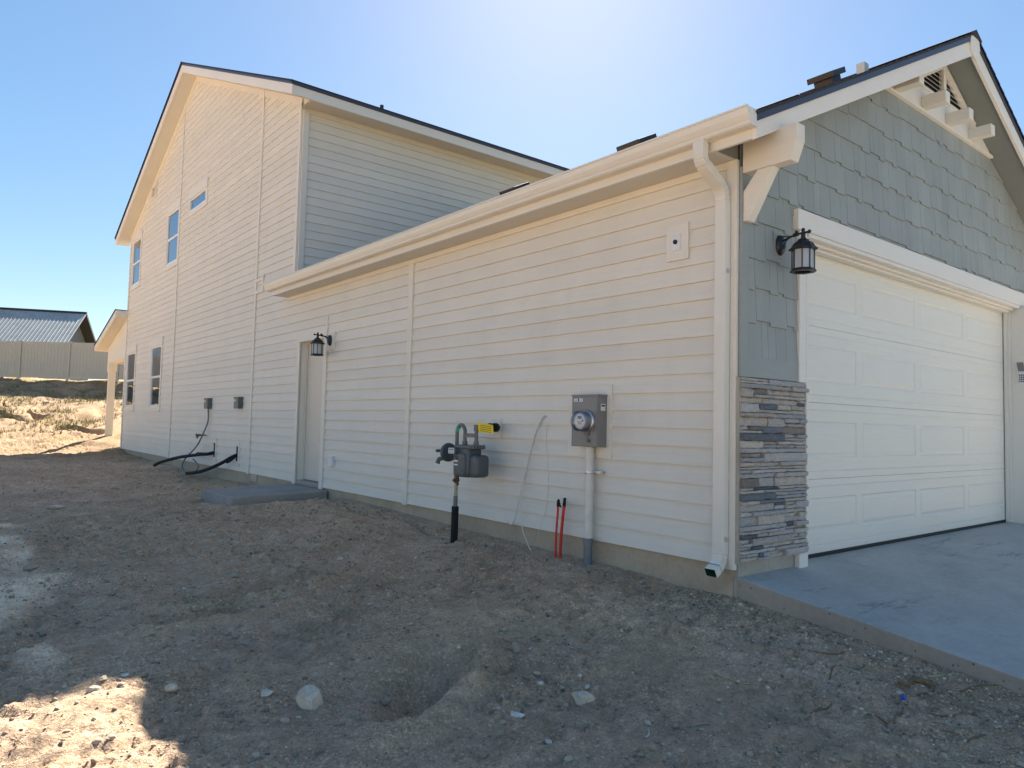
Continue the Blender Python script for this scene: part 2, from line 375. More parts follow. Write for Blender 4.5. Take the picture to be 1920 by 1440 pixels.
def ground_z(x, y, detail=True):
    x = np.asarray(x, float); y = np.asarray(y, float)
    wz = np.interp(y, WY, WZ); d = np.clip(-x, 0, 30)
    drop = np.interp(y, [-4, 0, 3, 7, 12, 20], [.10, .30, .28, .17, .10, .05])
    z = wz-drop*(1-np.exp(-d/1.9))
    z = z+.05*np.exp(-((x+4.6)/.5)**2)*sstep(1, 3, y)*(1-sstep(9, 12, y))*0
    # hill up to the fence
    s = (x-F0[0])*FN[0]+(y-F0[1])*FN[1]
    hill = np.interp(s, [-400, -.5, 0, 3.2, 14.5, 17], [2.9, 2.86, 2.83, 1.93, .05, 0])
    z = np.where(s < 19, z+hill*1.0, z)
    near = np.exp(-((x+2.5)**2+(y-1)**2)/30.0)
    if detail:
        calm = sstep(.0, .6, d)*.9+.1
        rg = 1-np.abs(fbm(x+.3*pnoise(x*1.1, y*1.1, 71), y, 1.5, 3, 61))*1.6
        z = z+calm*(.055*fbm(x, y, .55, 3, 11)+.030*fbm(x, y, 1.9, 3, 5)+.030*np.clip(rg-.45, 0, 1))
        rough = sstep(-.35, .35, fbm(x, y, .8, 3, 88))
        z = z+((.012+.020*rough)*fbm(x, y, 6.0, 4, 23, .6)+(.004+.009*rough)*np.clip(fbm(x, y, 15, 2, 33), -.15, 1)-(.008+.016*rough)*np.clip(1-np.abs(pnoise(x*2.6+.25*pnoise(x*9, y*9, 14), y*3.4, 66))*16, 0, 1))*(.35+.65*sstep(0, .3, d))
        z = z+sstep(15, 11, s)*.10*fbm(x, y, .35, 4, 40)
        rill = 1-np.abs(pnoise(x*.30+pnoise(x*.9, y*.5, 9)*.6, y*.07, 77))*11
        z = z-np.where((s < 12) & (s > .3), .30*np.clip(rill, 0, 1), 0)
        wob = .10*pnoise(y*1.3, y*0+3.3, 31)+.03*pnoise(y*6, y*0+1.3, 32)
        sc = x+.30+wob
        z = z-.055*np.exp(-(sc/.035)**2)*(y > .2)*(y < 7.0)+.022*sstep(0, -.09, sc)*np.exp(-d/1.5)*(y > 0)*(y < 7)
        # hollows dug in the dirt with a raised lip on the near side
        for cx, cy, ax, ay, rot, dep in ((-2.50, .33, .50, .26, .55, .17), (-2.42, 2.85, .60, .24, .2, .15), (-3.05, 2.35, .50, .22, .1, .13),
                                         (-1.75, 2.0, .6, .3, .3, .03), (-3.6, .9, .5, .3, .8, .05), (-1.2, 1.1, .4, .25, .2, .03)):
            cr, sr = math.cos(rot), math.sin(rot)
            u = ((x-cx)*cr+(y-cy)*sr)/ax; v = (-(x-cx)*sr+(y-cy)*cr)/ay
            q = np.sqrt(u*u+v*v)+.14*pnoise(x*3.5, y*3.5, 55)
            z = z-dep*(1-sstep(.25, 1.05, q))+.42*dep*np.exp(-((q-1.25)/.3)**2)*np.clip(.3-v, 0, 1)
    mx = np.exp(-(np.clip(np.abs(x+.72)-.78, 0, 9)/.16)**2)*np.exp(-(np.clip(np.abs(y-7.65)-.85, 0, 9)/.25)**2)
    z = z*(1-mx)+np.minimum(z, -.085+.3*(z+.03))*mx
    # keep clear of the driveway, stoop and house
    z = np.where((x > .03) & (y > -40) & (y < .1), np.minimum(z, -.32+.125*np.maximum(np.minimum(y, 0), -6)), z)
    z = np.where((x > .06) & (y > .05) & (y < 21.4), -.5, z)
    return z
def gz(x, y): return float(ground_z(np.array([x]), np.array([y]))[0])
def ray(px, py):
    d = RT*(px-960)-UP*(py-720)+FWD*FPX; return d/(d@FWD)
def on_ground(px, py):
    z = -.3
    d = ray(px, py)
    for _ in range(25):
        t = (z-CAM[2])/d[2]; p = CAM+t*d; z = .5*z+.5*gz(p[0], p[1])
    return p[0], p[1], gz(p[0], p[1])
def grow(a, b, step0, ratio, lim):
    out = [a]; s = step0
    while out[-1] < b: out.append(out[-1]+s); s = min(s*ratio, lim)
    return out
def make_ground():
    xs = sorted(set([round(v, 4) for v in
        [-x for x in grow(6.2, 900, .05, 1.12, 120)]+list(np.arange(-6.2, .10, .022))+grow(.1, 900, .05, 1.25, 120)]))
    ys = sorted(set([round(v, 4) for v in
        [-y for y in grow(2.9, 900, .05, 1.14, 120)]+list(np.arange(-2.9, 4.6, .022))+grow(4.6, 45, .022, 1.006, .14)+grow(45.2, 900, .2, 1.14, 120)]))
    X, Y = np.meshgrid(np.array(xs), np.array(ys)); Z = ground_z(X, Y)
    nx, ny = len(xs), len(ys)
    V = np.stack([X.ravel(), Y.ravel(), Z.ravel()], 1)
    i = np.arange(nx*ny).reshape(ny, nx)
    F = np.stack([i[:-1,:-1].ravel(), i[:-1,1:].ravel(), i[1:,1:].ravel(), i[1:,:-1].ravel()], 1)
    me = bpy.data.meshes.new('ground')
    me.vertices.add(len(V)); me.vertices.foreach_set('co', V.ravel())
    me.loops.add(F.size); me.loops.foreach_set('vertex_index', F.ravel().astype(np.int32))
    me.polygons.add(len(F)); me.polygons.foreach_set('loop_start', (np.arange(len(F))*4).astype(np.int32))
    me.polygons.foreach_set('use_smooth', np.ones(len(F), bool))
    me.update(calc_edges=True)
    # soil colour patches: pale caliche dust, damp bluish clay, dry and green growth on the hill
    x, y = V[:,0], V[:,1]
    c = np.ones((len(V), 3))
    def patch(mask, colr):
        nonlocal c
        c = c*(1-mask[:,None])+np.array(colr)*mask[:,None]*1.0
    n1 = fbm(x, y, 1.1, 4, 91)
    pale = np.exp(-(((x+4.15)/.38)**2+((y-4.6)/2.6)**2))+.4*n1
    patch(sstep(.35, .75, pale), (1.9, 2.0, 2.1))
    pale2 = np.exp(-(((x+3.0)/1.3)**2+((y-12)/2.0)**2))+.5*n1
    patch(sstep(.5, .9, pale2)*.6, (1.35, 1.35, 1.36))
    patch(sstep(.15, .6, fbm(x, y, .9, 4, 130))*.5, (1.15, 1.18, 1.25))
    patch(sstep(.1, .6, fbm(x, y, 1.6, 4, 150))*.35, (.72, .70, .70))
    s = (x-F0[0])*FN[0]+(y-F0[1])*FN[1]
    hill = sstep(19, 14, s)
    patch(hill*.9, (.62, .60, .52)); mot = sstep(.0, .45, fbm(x, y, 1.3, 5, 190))*hill; patch(mot*.6, (.36, .33, .27))
    gr = sstep(.05, .5, fbm(x, y, .5, 5, 170))*hill
    patch(gr*.6*sstep(16, 12, s), (.36, .40, .22))
    patch(sstep(-12, -14, y)*.95, (.22, .28, .15)); patch(sstep(14, 20, x)*.9, (.30, .36, .20))      # unseen ground given dark lawn colours to cut warm bounce onto the walls
    a = me.attributes.new('Col', 'FLOAT_COLOR', 'POINT')
    a.data.foreach_set('color', np.concatenate([c, np.ones((len(c), 1))], 1).ravel())
    me.materials.append(M['soil'])
    o = bpy.data.objects.new('ground', me); col.objects.link(o); tag(o, kind='structure')
make_ground()

# ------------------------------------------------------------------ driveway
def dz(y): return .125*min(y, 0) if y > -6 else -.75-.003*(y+6)*0
mb = MB(); yy = [.16, 0, -1, -2, -3, -4, -5, -6, -11.2]
jit = [0, 0, .004, -.006, .004, .008, 0, 0, 0]
for a, b, ja, jb in zip(yy[:-1], yy[1:], jit[:-1], jit[1:]):
    za, zb = dz(a), dz(b)
    xa = .02 if a > 0 else ja; xb = jb
    if a > 0: xa = xb = .03
    mb.face([(xa, a, za), (xb, b, zb), (9.0, b, zb), (9.0, a, za)])
    mb.face([(xa, a, za-.30), (xb, b, zb-.30), (xb, b, zb), (xa, a, za)], 1)
tag(mb.build('driveway', ['drive', 'slabedge'], weld=True, bevel=.012), kind='structure')

# ------------------------------------------------------------------ unseen street in front, added to cut warm bounce onto the front walls
M['asphalt'] = plain('asphalt', (.055, .055, .057), .9, 0, .25, 30, .5)
mb = MB(); mb.face([(-200, -21, -.775), (200, -21, -.775), (200, -11.5, -.745), (-200, -11.5, -.745)])
tag(mb.build('added_road', 'asphalt'), kind='structure')
mb = MB(); mb.box(-200, 200, -11.5, -11.2, -1.0, -.68); mb.box(-200, 200, -21.3, -21, -1.0, -.68)
tag(mb.build('kerb', 'porchslab', bevel=.02), kind='structure')
# ------------------------------------------------------------------ house
house = empty('house', (0, 0, 0), 'new two storey house with cream lap siding and attached sage shingled garage', 'house')
PZ, Z0 = .1445, .077
Y1, Y2, YC = 8.49, 21.5, 15.02
TR = .036
def rtop(y): return 9.47-.4215*abs(y-YC)          # top of the main roof
def gtop(x): return 5.345-.5025*abs(x-3.73)       # top of the garage roof
def part(mb_, name, mats, parent=house, **k): return mb_.build(name, mats, parent, **k)
def sb(mb_, y0, y1, z0, z1, d0=0, d1=TR, m=0): mb_.box(-d1, -d0, y0, y1, z0, z1, m)     # box on the side wall
def fb(mb_, x0, x1, z0, z1, d0=0, d1=TR, m=0): mb_.box(x0, x1, -d1, -d0, z0, z1, m)     # box on the garage front

WINS = [(20.12, 21.14, 4.93, 6.30, 1), (16.05, 17.12, 4.93, 6.30, 1), (13.82, 15.10, 5.93, 6.25, 0),
        (20.12, 21.17, 1.29, 2.92, 1), (17.12, 18.15, 1.29, 2.92, 1)]
DOOR = (7.25, 8.165, .06, 2.33)
def lap(mb_, put, u0, u1, z0, z1, holes, planes):
    """lap siding with real butt edges; put(u, z, d) maps to 3D, d = distance proud of the wall"""
    k = 0
    while Z0+k*PZ < z1:
        za, zb = Z0+k*PZ, min(Z0+(k+1)*PZ, z1); k += 1
        if zb <= z0: continue
        za_ = max(za, z0)
        cuts = sorted({za_, zb}|{h[i] for h in holes for i in (2, 3) if za_ < h[i] < zb})
        for a, b in zip(cuts[:-1], cuts[1:]):
            iv = [(u0, u1)]
            for h in holes:
                if h[2] < b-1e-6 and h[3] > a+1e-6:
                    nv = []
                    for p, q in iv:
                        if h[1] <= p or h[0] >= q: nv.append((p, q)); continue
                        if p < h[0]: nv.append((p, h[0]))
                        if q > h[1]: nv.append((h[1], q))
                    iv = nv
            for p, q in iv:
                poly = [(p, a), (q, a), (q, b), (p, b)]
                for pl_ in planes: 
                    poly = clip(poly, *pl_)
                    if len(poly) < 3: break
                if len(poly) < 3: continue
                off = lambda z: .020-.018*(z-za)/PZ
                hsh = (math.sin(k*12.9+math.floor((p+.6)/3.66)*78.2)*43758.5) % 1; tone = .965+.06*hsh
                mb_.face([put(u, z, off(z)) for u, z in poly], 0, (tone, tone, tone))
                if abs(a-za) < 1e-6:
                    us = [u for u, z in poly if abs(z-a) < 1e-5]
                    if len(us) >= 2:
                        mb_.face([put(min(us), a, .001), put(max(us), a, .001), put(max(us), a, .020), put(min(us), a, .020)])
SOFF = .215
side_put = lambda u, z, d: (-d, u, z)
mb = MB()
holes = [w_[:4] for w_ in WINS]+[DOOR]
gp = [(-.4215, 1, 9.47-SOFF+.01-.4215*YC), (.4215, 1, 9.47-SOFF+.01+.4215*YC)]
lap(mb, side_put, 0.03, Y1, Z0, 3.16, holes, [])
lap(mb, side_put, Y1, Y2, Z0, 9.4, holes, gp)
part(mb, 'lap_siding', 'siding', col_attr=True)
mb = MB(); lap(mb, lambda u, z, d: (u, Y1-d, z), 0, 12, 3.3, 6.34, [], []); part(mb, 'lap_siding', 'siding_front', col_attr=True)
mb = MB()     # rear, far and right-hand walls
mb.face([(0, Y2, -.3), (0, Y2, 6.6), (12, Y2, 6.6), (12, Y2, -.3)])
mb.face([(12, Y1, -.3), (12, Y2, -.3), (12, Y2, 6.6), (12, YC, 9.3), (12, Y1, 6.6)])
mb.face([(7.46, 0.02, -.3), (7.46, Y1, -.3), (7.46, Y1, 3.3), (7.46, .02, 3.3)])
mb.face([(7.46, Y1, -.3), (12, Y1, -.3), (12, Y1, 3.4), (7.46, Y1, 3.4)])
part(mb, 'outer_wall', 'siding_front', col_attr=True)
mb = MB()     # rooms behind the windows
mb.box(.12, 11.8, Y1+.1, Y2-.1, -.05, .02); mb.box(.12, 11.8, Y1+.1, Y2-.1, 3.05, 3.3); mb.box(.12, 11.8, Y1+.1, Y2-.1, 6.42, 6.5)
mb.box(3.4, 3.5, Y1+.1, Y2-.1, .02, 6.42); mb.box(.12, 3.4, 15.5, 15.6, .02, 6.42); mb.box(.12, 3.4, 19, 19.1, .02, 6.42)
mb.box(.05, 3.4, Y1+.1, Y1+.2, .02, 6.42); mb.box(.05, 7.3, 6.9, 7.0, .02, 3.1)
part(mb, 'inner_wall', 'interior')
mb = MB()     # foundation
mb.box(.012, .25, .04, 10.28, -1.2, .10); mb.box(.012, .25, 10.30, 15.9, -1.2, .10); mb.box(.012, .25, 15.915, 18.7, -1.2, .10)
mb.box(.012, .25, 18.715, Y2, -1.2, .10); mb.box(.25, 12, Y2-.22, Y2, -1.2, .10)
f_ = part(mb, 'foundation', 'found', bevel=.006)
mb = MB(); mb.box(-.004, .02, 9.95, 10.27, -.06, .07)
for i in range(5): mb.box(-.012, 0, 9.97, 10.25, -.05+i*.024, -.04+i*.024)
part(mb, 'vent', 'galv', f_)
mb = MB(); mb.box(.02, .80, .003, .2, -1.2, .115); part(mb, 'foundation', 'found_front', bevel=.006)

# --- trim on the side wall
def trim(boxes, name='trim_board', mats='trim', parent=house, bev=.003):
    mb_ = MB()
    for b in boxes: sb(mb_, *b)
    return part(mb_, name, mats, parent, bevel=bev)
trim([(0.0, .085, .055, 3.134)], 'corner_trim'); 
trim([(4.685, 4.785, .06, 3.078)], 'trim_board')
trim([(10.30, 10.385, .06, 8.0-.5)], 'trim_board'); mb = MB(); 
trim([(15.90, 15.985, .06, 4.80), (15.93, 16.0, 6.42, 8.86)], 'trim_board')
trim([(Y2-.09, Y2, .06, 6.36)], 'corner_trim'); trim([(Y1, Y1+.10, 3.30, 6.42)], 'corner_trim')
mb = MB(); mb.box(-.0, .10, Y1-.034, Y1-.0, 3.4, 6.30); part(mb, 'corner_trim', 'trim', bevel=.003)
# ledge bracket of trim around the old gutter end
trim([(10.385, 10.46, 4.06, 4.12), (10.02, 10.30, 4.05, 4.11), (9.98, 10.03, 3.55, 4.11)][:0] or [(9.95, 10.0, 3.39, 3.72), (10.0, 10.30, 3.385, 3.44), (10.0, 10.30, 3.60, 3.66)], 'trim_board')
trim([(0.085, 8.78, 3.078, 3.135, 0, .026)], 'frieze_board', 'trim_h')
# rake frieze boards under the gable soffit
mb = MB()
for s_ in (-1, 1):
    ye = Y1 if s_ < 0 else Y2
    a = [(ye, rtop(ye)-SOFF), (YC, rtop(YC)-SOFF), (YC, rtop(YC)-SOFF-.13), (ye, rtop(ye)-SOFF-.13)]
    mb.prism([(-.003, y, z) for y, z in a], (-.024, 0, 0))
part(mb, 'frieze_board', 'trim', weld=True)
mb = MB(); mb.box(.1, 12, Y1-.028, Y1-.002, 6.255, 6.345); part(mb, 'frieze_board', 'trim_h', bevel=.003)

# --- windows
def window(y0, y1, z0, z1, hung):
    mb_ = MB(); t = .036        # vinyl frame set a little back, so the glass sits in a recess
    for a in ((y0, y1, z1-.045, z1), (y0, y1, z0, z0+.045), (y0, y0+.045, z0+.045, z1-.045), (y1-.045, y1, z0+.045, z1-.045)): sb(mb_, *a, -.05, .024)
    if hung:
        zm = (z0+z1)/2
        sb(mb_, y0+.045, y1-.045, zm-.03, zm+.03, -.045, .014)
        for a in ((y0+.045, y0+.075, z0+.045, zm-.03), (y1-.075, y1-.045, z0+.045, zm-.03), (y0+.075, y1-.075, z0+.045, z0+.08)): sb(mb_, *a, -.045, .010)
    fr = mb_.build('window', 'vinyl', house, bevel=.003)
    g = MB()
    if hung:
        zm = (z0+z1)/2
        g.face([(.0, y1-.045, zm+.03), (.0, y0+.045, zm+.03), (.0, y0+.045, z1-.045), (.0, y1-.045, z1-.045)])
        g.face([(.004, y1-.075, z0+.08), (.004, y0+.075, z0+.08), (.004, y0+.075, zm-.03), (.004, y1-.075, zm-.03)])
    else: g.face([(.0, y1-.045, z0+.045), (.0, y0+.045, z0+.045), (.0, y0+.045, z1-.045), (.0, y1-.045, z1-.045)])
    g.build('pane', 'glass', fr)
    c = MB(); wd = .095
    sb(c, y0-wd, y0, z0-.10, z1, 0, .030); sb(c, y1, y1+wd, z0-.10, z1, 0, .030)
    sb(c, y0, y1, z0-.10, z0, 0, .030); sb(c, y0-wd-.015, y1+wd+.015, z1, z1+.20, 0, .042)
    c.build('casing', 'trim', fr, bevel=.003)
for w_ in WINS: window(*w_)
# gable louvre vent
mb = MB()
for a in ((18.50, 18.56, 7.12, 7.54), (18.98, 19.06, 7.12, 7.54), (18.56, 18.98, 7.47, 7.54), (18.56, 18.98, 7.12, 7.18)): sb(mb, *a, 0, .045)
for i in range(5): mb.prism([(-.036, 18.56, 7.19+i*.055), (-.012, 18.56, 7.235+i*.055), (-.006, 18.56, 7.235+i*.055), (-.030, 18.56, 7.19+i*.055)], (0, .42, 0))
part(mb, 'wall_vent', 'trim', bevel=.003)

# --- side door
d0, d1, dz0, dz1 = DOOR
mb = MB()
sb(mb, d0-.11, d0, .05, dz1, 0, TR); sb(mb, d1, d1+.11, .05, dz1, 0, TR); sb(mb, d0-.11, d1+.11, dz1, dz1+.15, 0, TR+.004)
mb.box(-.012, .15, d1, d1+.02, .05, dz1); mb.box(-.012, .15, d0-.02, d0, .05, dz1); mb.box(-.012, .15, d0, d1, dz1, dz1+.02)
mb.box(.075, .11, d1-.02, d1, .10, dz1); mb.box(.075, .11, d0+.02, d0, .10, dz1); mb.box(.075, .11, d0+.02, d1-.02, dz1-.025, dz1)
sb(mb, d0-.095, d0-.07, dz1+.15, dz1+.32, 0, .03)
drm = part(mb, 'door', 'trim', bevel=.002)
mb = MB(); mb.box(.112, .155, d0+.004, d1-.004, .125, dz1-.004); mb.build('door_leaf', 'door', drm, bevel=.002)
mb = MB(); mb.box(-.01, .155, d0+.002, d1-.002, .055, .115); mb.build('threshold', 'stoop', drm, bevel=.004)

# --- main roof
def slope(mb_, o, along, up, L, S, pitch=.15, th=.012):
    """stepped asphalt courses on a slope: o = eave corner, along/up unit vectors, L x S size"""
    o, along, up = Vector(o), Vector(along), Vector(up); nrm = along.cross(up).normalized()
    if nrm.z < 0: nrm = -nrm
    n = int(math.ceil(S/pitch))
    for k in range(n):
        a, b = k*pitch, min((k+1)*pitch, S)
        P = lambda u, s_, h: o+along*u+up*s_+nrm*h
        q = [P(0, a, th), P(L, a, th), P(L, b, .002), P(0, b, .002)]
        if along.cross(up).z < 0: q.reverse()
        mb_.face(q)
        mb_.face([P(0, a, -.012), P(L, a, -.012), P(L, a, th), P(0, a, th)])
        for u in (0, L): mb_.face([P(u, a, -.012), P(u, a, th), P(u, b, .002), P(u, b, -.012)])
xo = -.37
mb = MB(); cs = math.atan(.4215); zE = rtop(8.08)
slope(mb, (xo-.03, 8.05, zE-.012), (1, 0, 0), (0, math.cos(cs), math.sin(cs)), 12.9, (YC-8.05)/math.cos(cs))
slope(mb, (xo-.03, 2*YC-8.05, zE-.012), (1, 0, 0), (0, -math.cos(cs), math.sin(cs)), 12.9, (YC-8.05)/math.cos(cs))
mb.prism([(xo-.03, YC-.14, rtop(YC)-.045), (xo-.03, YC, rtop(YC)+.02), (xo-.03, YC+.14, rtop(YC)-.045)], (12.9, 0, 0))
roof = part(mb, 'roof', 'roof')
mb = MB()   # dark metal drip edge along the rake and the eave
for s_ in (-1, 1):
    ye = 8.06 if s_ < 0 else 2*YC-8.06
    mb.prism([(xo-.012, ye, rtop(ye)-.014), (xo-.012, YC, rtop(YC)-.014), (xo-.012, YC, rtop(YC)-.06), (xo-.012, ye, rtop(ye)-.06)], (.012, 0, 0))
mb.box(xo, 12.4, 8.055, 8.068, zE-.07, zE-.016)
mb.build('drip_edge', 'drip', roof)
mb = MB()
for s_ in (-1, 1):
    ye = 8.08 if s_ < 0 else 2*YC-8.08
    mb.prism([(xo, ye, rtop(ye)-.02), (xo, YC, rtop(YC)-.02), (xo, YC, rtop(YC)-.235), (xo, ye, rtop(ye)-.225)], (.035, 0, 0))
part(mb, 'fascia', 'white', bevel=.003)
mb = MB(); mb.box(xo+.035, 12.4, 8.07, 8.105, zE-.225, zE-.02); mb.box(xo, xo+.035, 8.066, 8.08, zE-.225, zE-.03); part(mb, 'fascia', 'white', bevel=.003)
mb = MB()
for s_ in (-1, 1):
    ye = 8.10 if s_ < 0 else 2*YC-8.10
    mb.prism([(xo+.035, ye, rtop(ye)-SOFF-.008), (xo+.035, YC, rtop(YC)-SOFF), (xo+.035, YC, rtop(YC)-SOFF+.02), (xo+.035, ye, rtop(ye)-SOFF+.012)], (-xo-.02, 0, 0))
mb.box(.0, 12.3, 8.105, Y1, zE-.205, zE-.185)
mb.face([(0.0, 8.105, zE-.22), (0.0, Y1, zE-.22), (0.0, Y1, rtop(Y1)-SOFF), (0, 8.105, rtop(8.105)-SOFF)])
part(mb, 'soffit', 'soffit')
mb = MB(); mb.tube([(1.54, 8.62, 6.6), (1.54, 8.62, 6.875)], .035, 12); mb.build('vent_pipe', 'ventbrown', roof)

# --- garage roof
xg = -.29; yo = -.33; cg = math.atan(.5025)
mb = MB()
slope(mb, (xg-.02, yo-.025, gtop(xg-.02)-.012), (0, 1, 0), (math.cos(cg), 0, math.sin(cg)), Y1-yo+.02, (3.73-xg+.02)/math.cos(cg))
slope(mb, (7.46-xg+.02, yo-.025, gtop(xg-.02)-.012), (0, 1, 0), (-math.cos(cg), 0, math.sin(cg)), Y1-yo+.02, (3.73-xg+.02)/math.cos(cg))
mb.prism([(3.57, yo-.03, 5.345-.06), (3.73, yo-.03, 5.345+.022), (3.89, yo-.03, 5.345-.06)], (0, Y1-yo+.02, 0))
groof = part(mb, 'roof', 'roof')
mb = MB()
for s_ in (-1, 1):
    xe = xg-.01 if s_ < 0 else 7.46-xg+.01
    mb.prism([(xe, yo-.012, gtop(xe)-.014), (3.73, yo-.012, 5.331), (3.73, yo-.012, 5.265), (xe, yo-.012, gtop(xe)-.075)], (0, .012, 0))
mb.build('drip_edge', 'drip', groof)
def box_vent(x, y, k=1.0):
    mb_ = MB(); T = Matrix.Translation((x, y, gtop(x))) @ Matrix.Rotation(-cg, 4, 'Y') @ Matrix.Diagonal((k, k, k, 1))
    mb_.box(-.10, .10, -.10, .10, -.01, .07, T=T); mb_.box(-.14, .14, -.145, .145, .062, .122, T=T); mb_.box(-.22, .22, -.22, .22, -.004, .008, T=T)
    mb_.build('roof_vent', 'ventbrown', groof, bevel=.01)
for p in ((2.5, .62, 1.0), (2.25, 3.0, 1.32), (2.75, 6.1, 1.32)): box_vent(*p)
mb = MB(); T = Matrix.Translation((3.42, .70, gtop(3.42))); mb.box(-.05, .05, -.05, .05, -.05, .10, T=T); mb.build('pipe_boot', 'trim', groof, bevel=.006)
mb = MB(); zt = gtop(xg)
mb.prism([(xg, yo, zt-.02), (3.73, yo, 5.325), (3.73, yo, 5.10), (xg, yo, 3.125), ], (0, .035, 0))
mb.prism([(7.46-xg, yo, zt-.02), (3.73, yo, 5.325), (3.73, yo, 5.10), (7.46-xg, yo, 3.125)], (0, .035, 0))
mb.prism([(3.62, yo-.018, 5.285), (3.73, yo-.018, 5.335), (3.84, yo-.018, 5.285), (3.86, yo-.018, 5.18), (3.80, yo-.018, 5.09), (3.73, yo-.018, 5.06), (3.66, yo-.018, 5.09), (3.60, yo-.018, 5.18)], (0, .018, 0))
part(mb, 'fascia', 'white', bevel=.003)
mb = MB(); mb.box(xg, xg+.03, yo+.036, 8.80, 3.135, 3.31); part(mb, 'fascia', 'gutter', bevel=.003)
mb = MB(); mb.box(xg+.03, -.001, .02, 8.79, 3.136, 3.152); mb.face([(xg+.03, 8.79, 3.136), (0, 8.79, 3.136), (0, 8.79, 3.45), (xg+.03, 8.79, 3.31)])
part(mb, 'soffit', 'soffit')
mb = MB()
for s_ in (-1, 1):
    xe = xg+.01 if s_ < 0 else 7.45-xg
    q = [(xe, yo+.035, gtop(xe)-.19), (3.73, yo+.035, 5.345-.19), (3.73, .002, 5.345-.19), (xe, .002, gtop(xe)-.19)]
    mb.prism(q, (0, 0, .015))
mb.face([(xg+.03, .011, 3.136), (0, .011, 3.136), (0, .011, 3.31), (xg+.03, .011, 3.17)])
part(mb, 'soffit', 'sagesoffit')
# gutter: a K-profile trough
def gutter_prof():
    return [(xg, 3.325), (xg, 3.205), (xg-.075, 3.205), (xg-.088, 3.216), (xg-.09, 3.232), (xg-.10, 3.245), (xg-.117, 3.275), (xg-.124, 3.315), (xg-.133, 3.318), (xg-.133, 3.332), (xg-.115, 3.334), (xg-.112, 3.325), (xg-.108, 3.29), (xg-.085, 3.245), (xg-.01, 3.235), (xg-.01, 3.325)]
mb = MB(); pf = gutter_prof(); n = len(pf)
for i in range(n):
    a, b = pf[i], pf[(i+1) % n]
    mb.face([(a[0], -.34, a[1]), (b[0], -.34, b[1]), (b[0], 8.87, b[1]), (a[0], 8.87, a[1])][::-1])
for y in (-.34, 8.87): mb.face([(p[0], y, p[1]) for p in pf[:12]])
gut = part(mb, 'gutter', 'gutter', weld=True)
# downspout with ribbed elbows, kicked out at the foot
def sweep_rect(mb_, path, hw, hd, rib=()):
    """rectangular pipe in the plane y = const; path in (x, z)"""
    P = [Vector((p[0], 0, p[1])) for p in path]; V = []
    yc = .093
    for i, p in enumerate(P):
        t = (P[min(i+1, len(P)-1)]-P[max(i-1, 0)]).normalized(); nn = Vector((t.z, 0, -t.x))
        g = -.0035 if i in rib else 0
        for sx, sy in ((1, -1), (1, 1), (-1, 1), (-1, -1)): V.append(p+nn*(hd+g)*sx+Vector((0, yc+(hw+g)*sy, 0)))
    F = []
    for i in range(len(P)-1):
        for k in range(4): F.append((i*4+k, i*4+(k+1) % 4, i*4+4+(k+1) % 4, i*4+4+k))
    mb_.mesh(V, F)
def arc(c, r, a0, a1, n): return [(c[0]+r*math.cos(R(a0+(a1-a0)*i/n)), c[1]+r*math.sin(R(a0+(a1-a0)*i/n))) for i in range(n+1)]
pth = [(p.x, p.z) for p in bez([(x, 0, z) for x, z in ((-.355, 3.215), (-.355, 3.12), (-.346, 3.075), (-.312, 3.038), (-.14, 2.935), (-.098, 2.898), (-.079, 2.84), (-.075, 2.74))], 6)]
ribs = set(range(7, 18, 2))|set(range(25, 38, 2))
straight = [(-.075, 2.5), (-.075, .19)]
i0 = len(pth)+len(straight)
low = arc((-.195, .17), .12, 0, -62, 12)
pth = pth+straight+low
ribs |= set(range(i0+1, i0+12, 2))
pth += [(pth[-1][0]-.05, pth[-1][1]-.026)]
mb = MB(); sweep_rect(mb, pth, .046, .034, ribs)
dsp = part(mb, 'downspout', 'gutter', bevel=.006)
mb = MB(); sweep_rect(mb, [pth[-1], pth[-4]], .043, .031); mb.build('spout_lining', 'greenin', dsp)
for z in (2.26, .26):
    mb = MB(); mb.box(-.085, -.062, .0375, .041, z, z+.035); mb.build('strap', 'galv', dsp)

# --- garage front: shingles, band, corner board
def on_gable(poly):
    poly = clip(poly, -.5025, 1, 5.345-.20-.5025*3.73); 
    if len(poly) > 2: poly = clip(poly, .5025, 1, 5.345-.20+.5025*3.73)
    return poly
mb = MB()
rows = [1.641, 1.929, 2.179, 2.424, 2.697, 2.956, 3.219, 3.477, 3.722, 3.98, 4.235, 4.49]
def shingle(x0, x1, zb, zt):
    poly = on_gable([(x0, zb), (x1, zb), (x1, zt), (x0, zt)])
    if len(poly) > 2: poly = clip(poly, 0, 1, 4.46)
    if len(poly) > 2 and x1 > .81 and x0 < 6.29: poly = clip(poly, 0, -1, -2.85)
    if len(poly) < 3: return
    d = lambda z: .022-.016*(z-zb)/(zt-zb)
    A = [(x, -d(z), z) for x, z in poly]
    q_ = random.uniform(.95, 1.05); sc_ = (q_, q_, q_)
    mb.face(A, 0, sc_)
    if min(z for x, z in poly) > zb+.001: return
    mb.face([(x0, 0, zb), (x1, 0, zb), (x1, -d(zb), zb), (x0, -d(zb), zb)])
    t0 = max([z for x, z in poly if abs(x-x0) < 1e-6] or [zb]); t1 = max([z for x, z in poly if abs(x-x1) < 1e-6] or [zb])
    if t0 > zb+.001: mb.face([(x0, 0, zb), (x0, -d(zb), zb), (x0, -d(t0), t0), (x0, 0, t0)])
    if t1 > zb+.001: mb.face([(x1, -d(zb), zb), (x1, 0, zb), (x1, 0, t1), (x1, -d(t1), t1)])
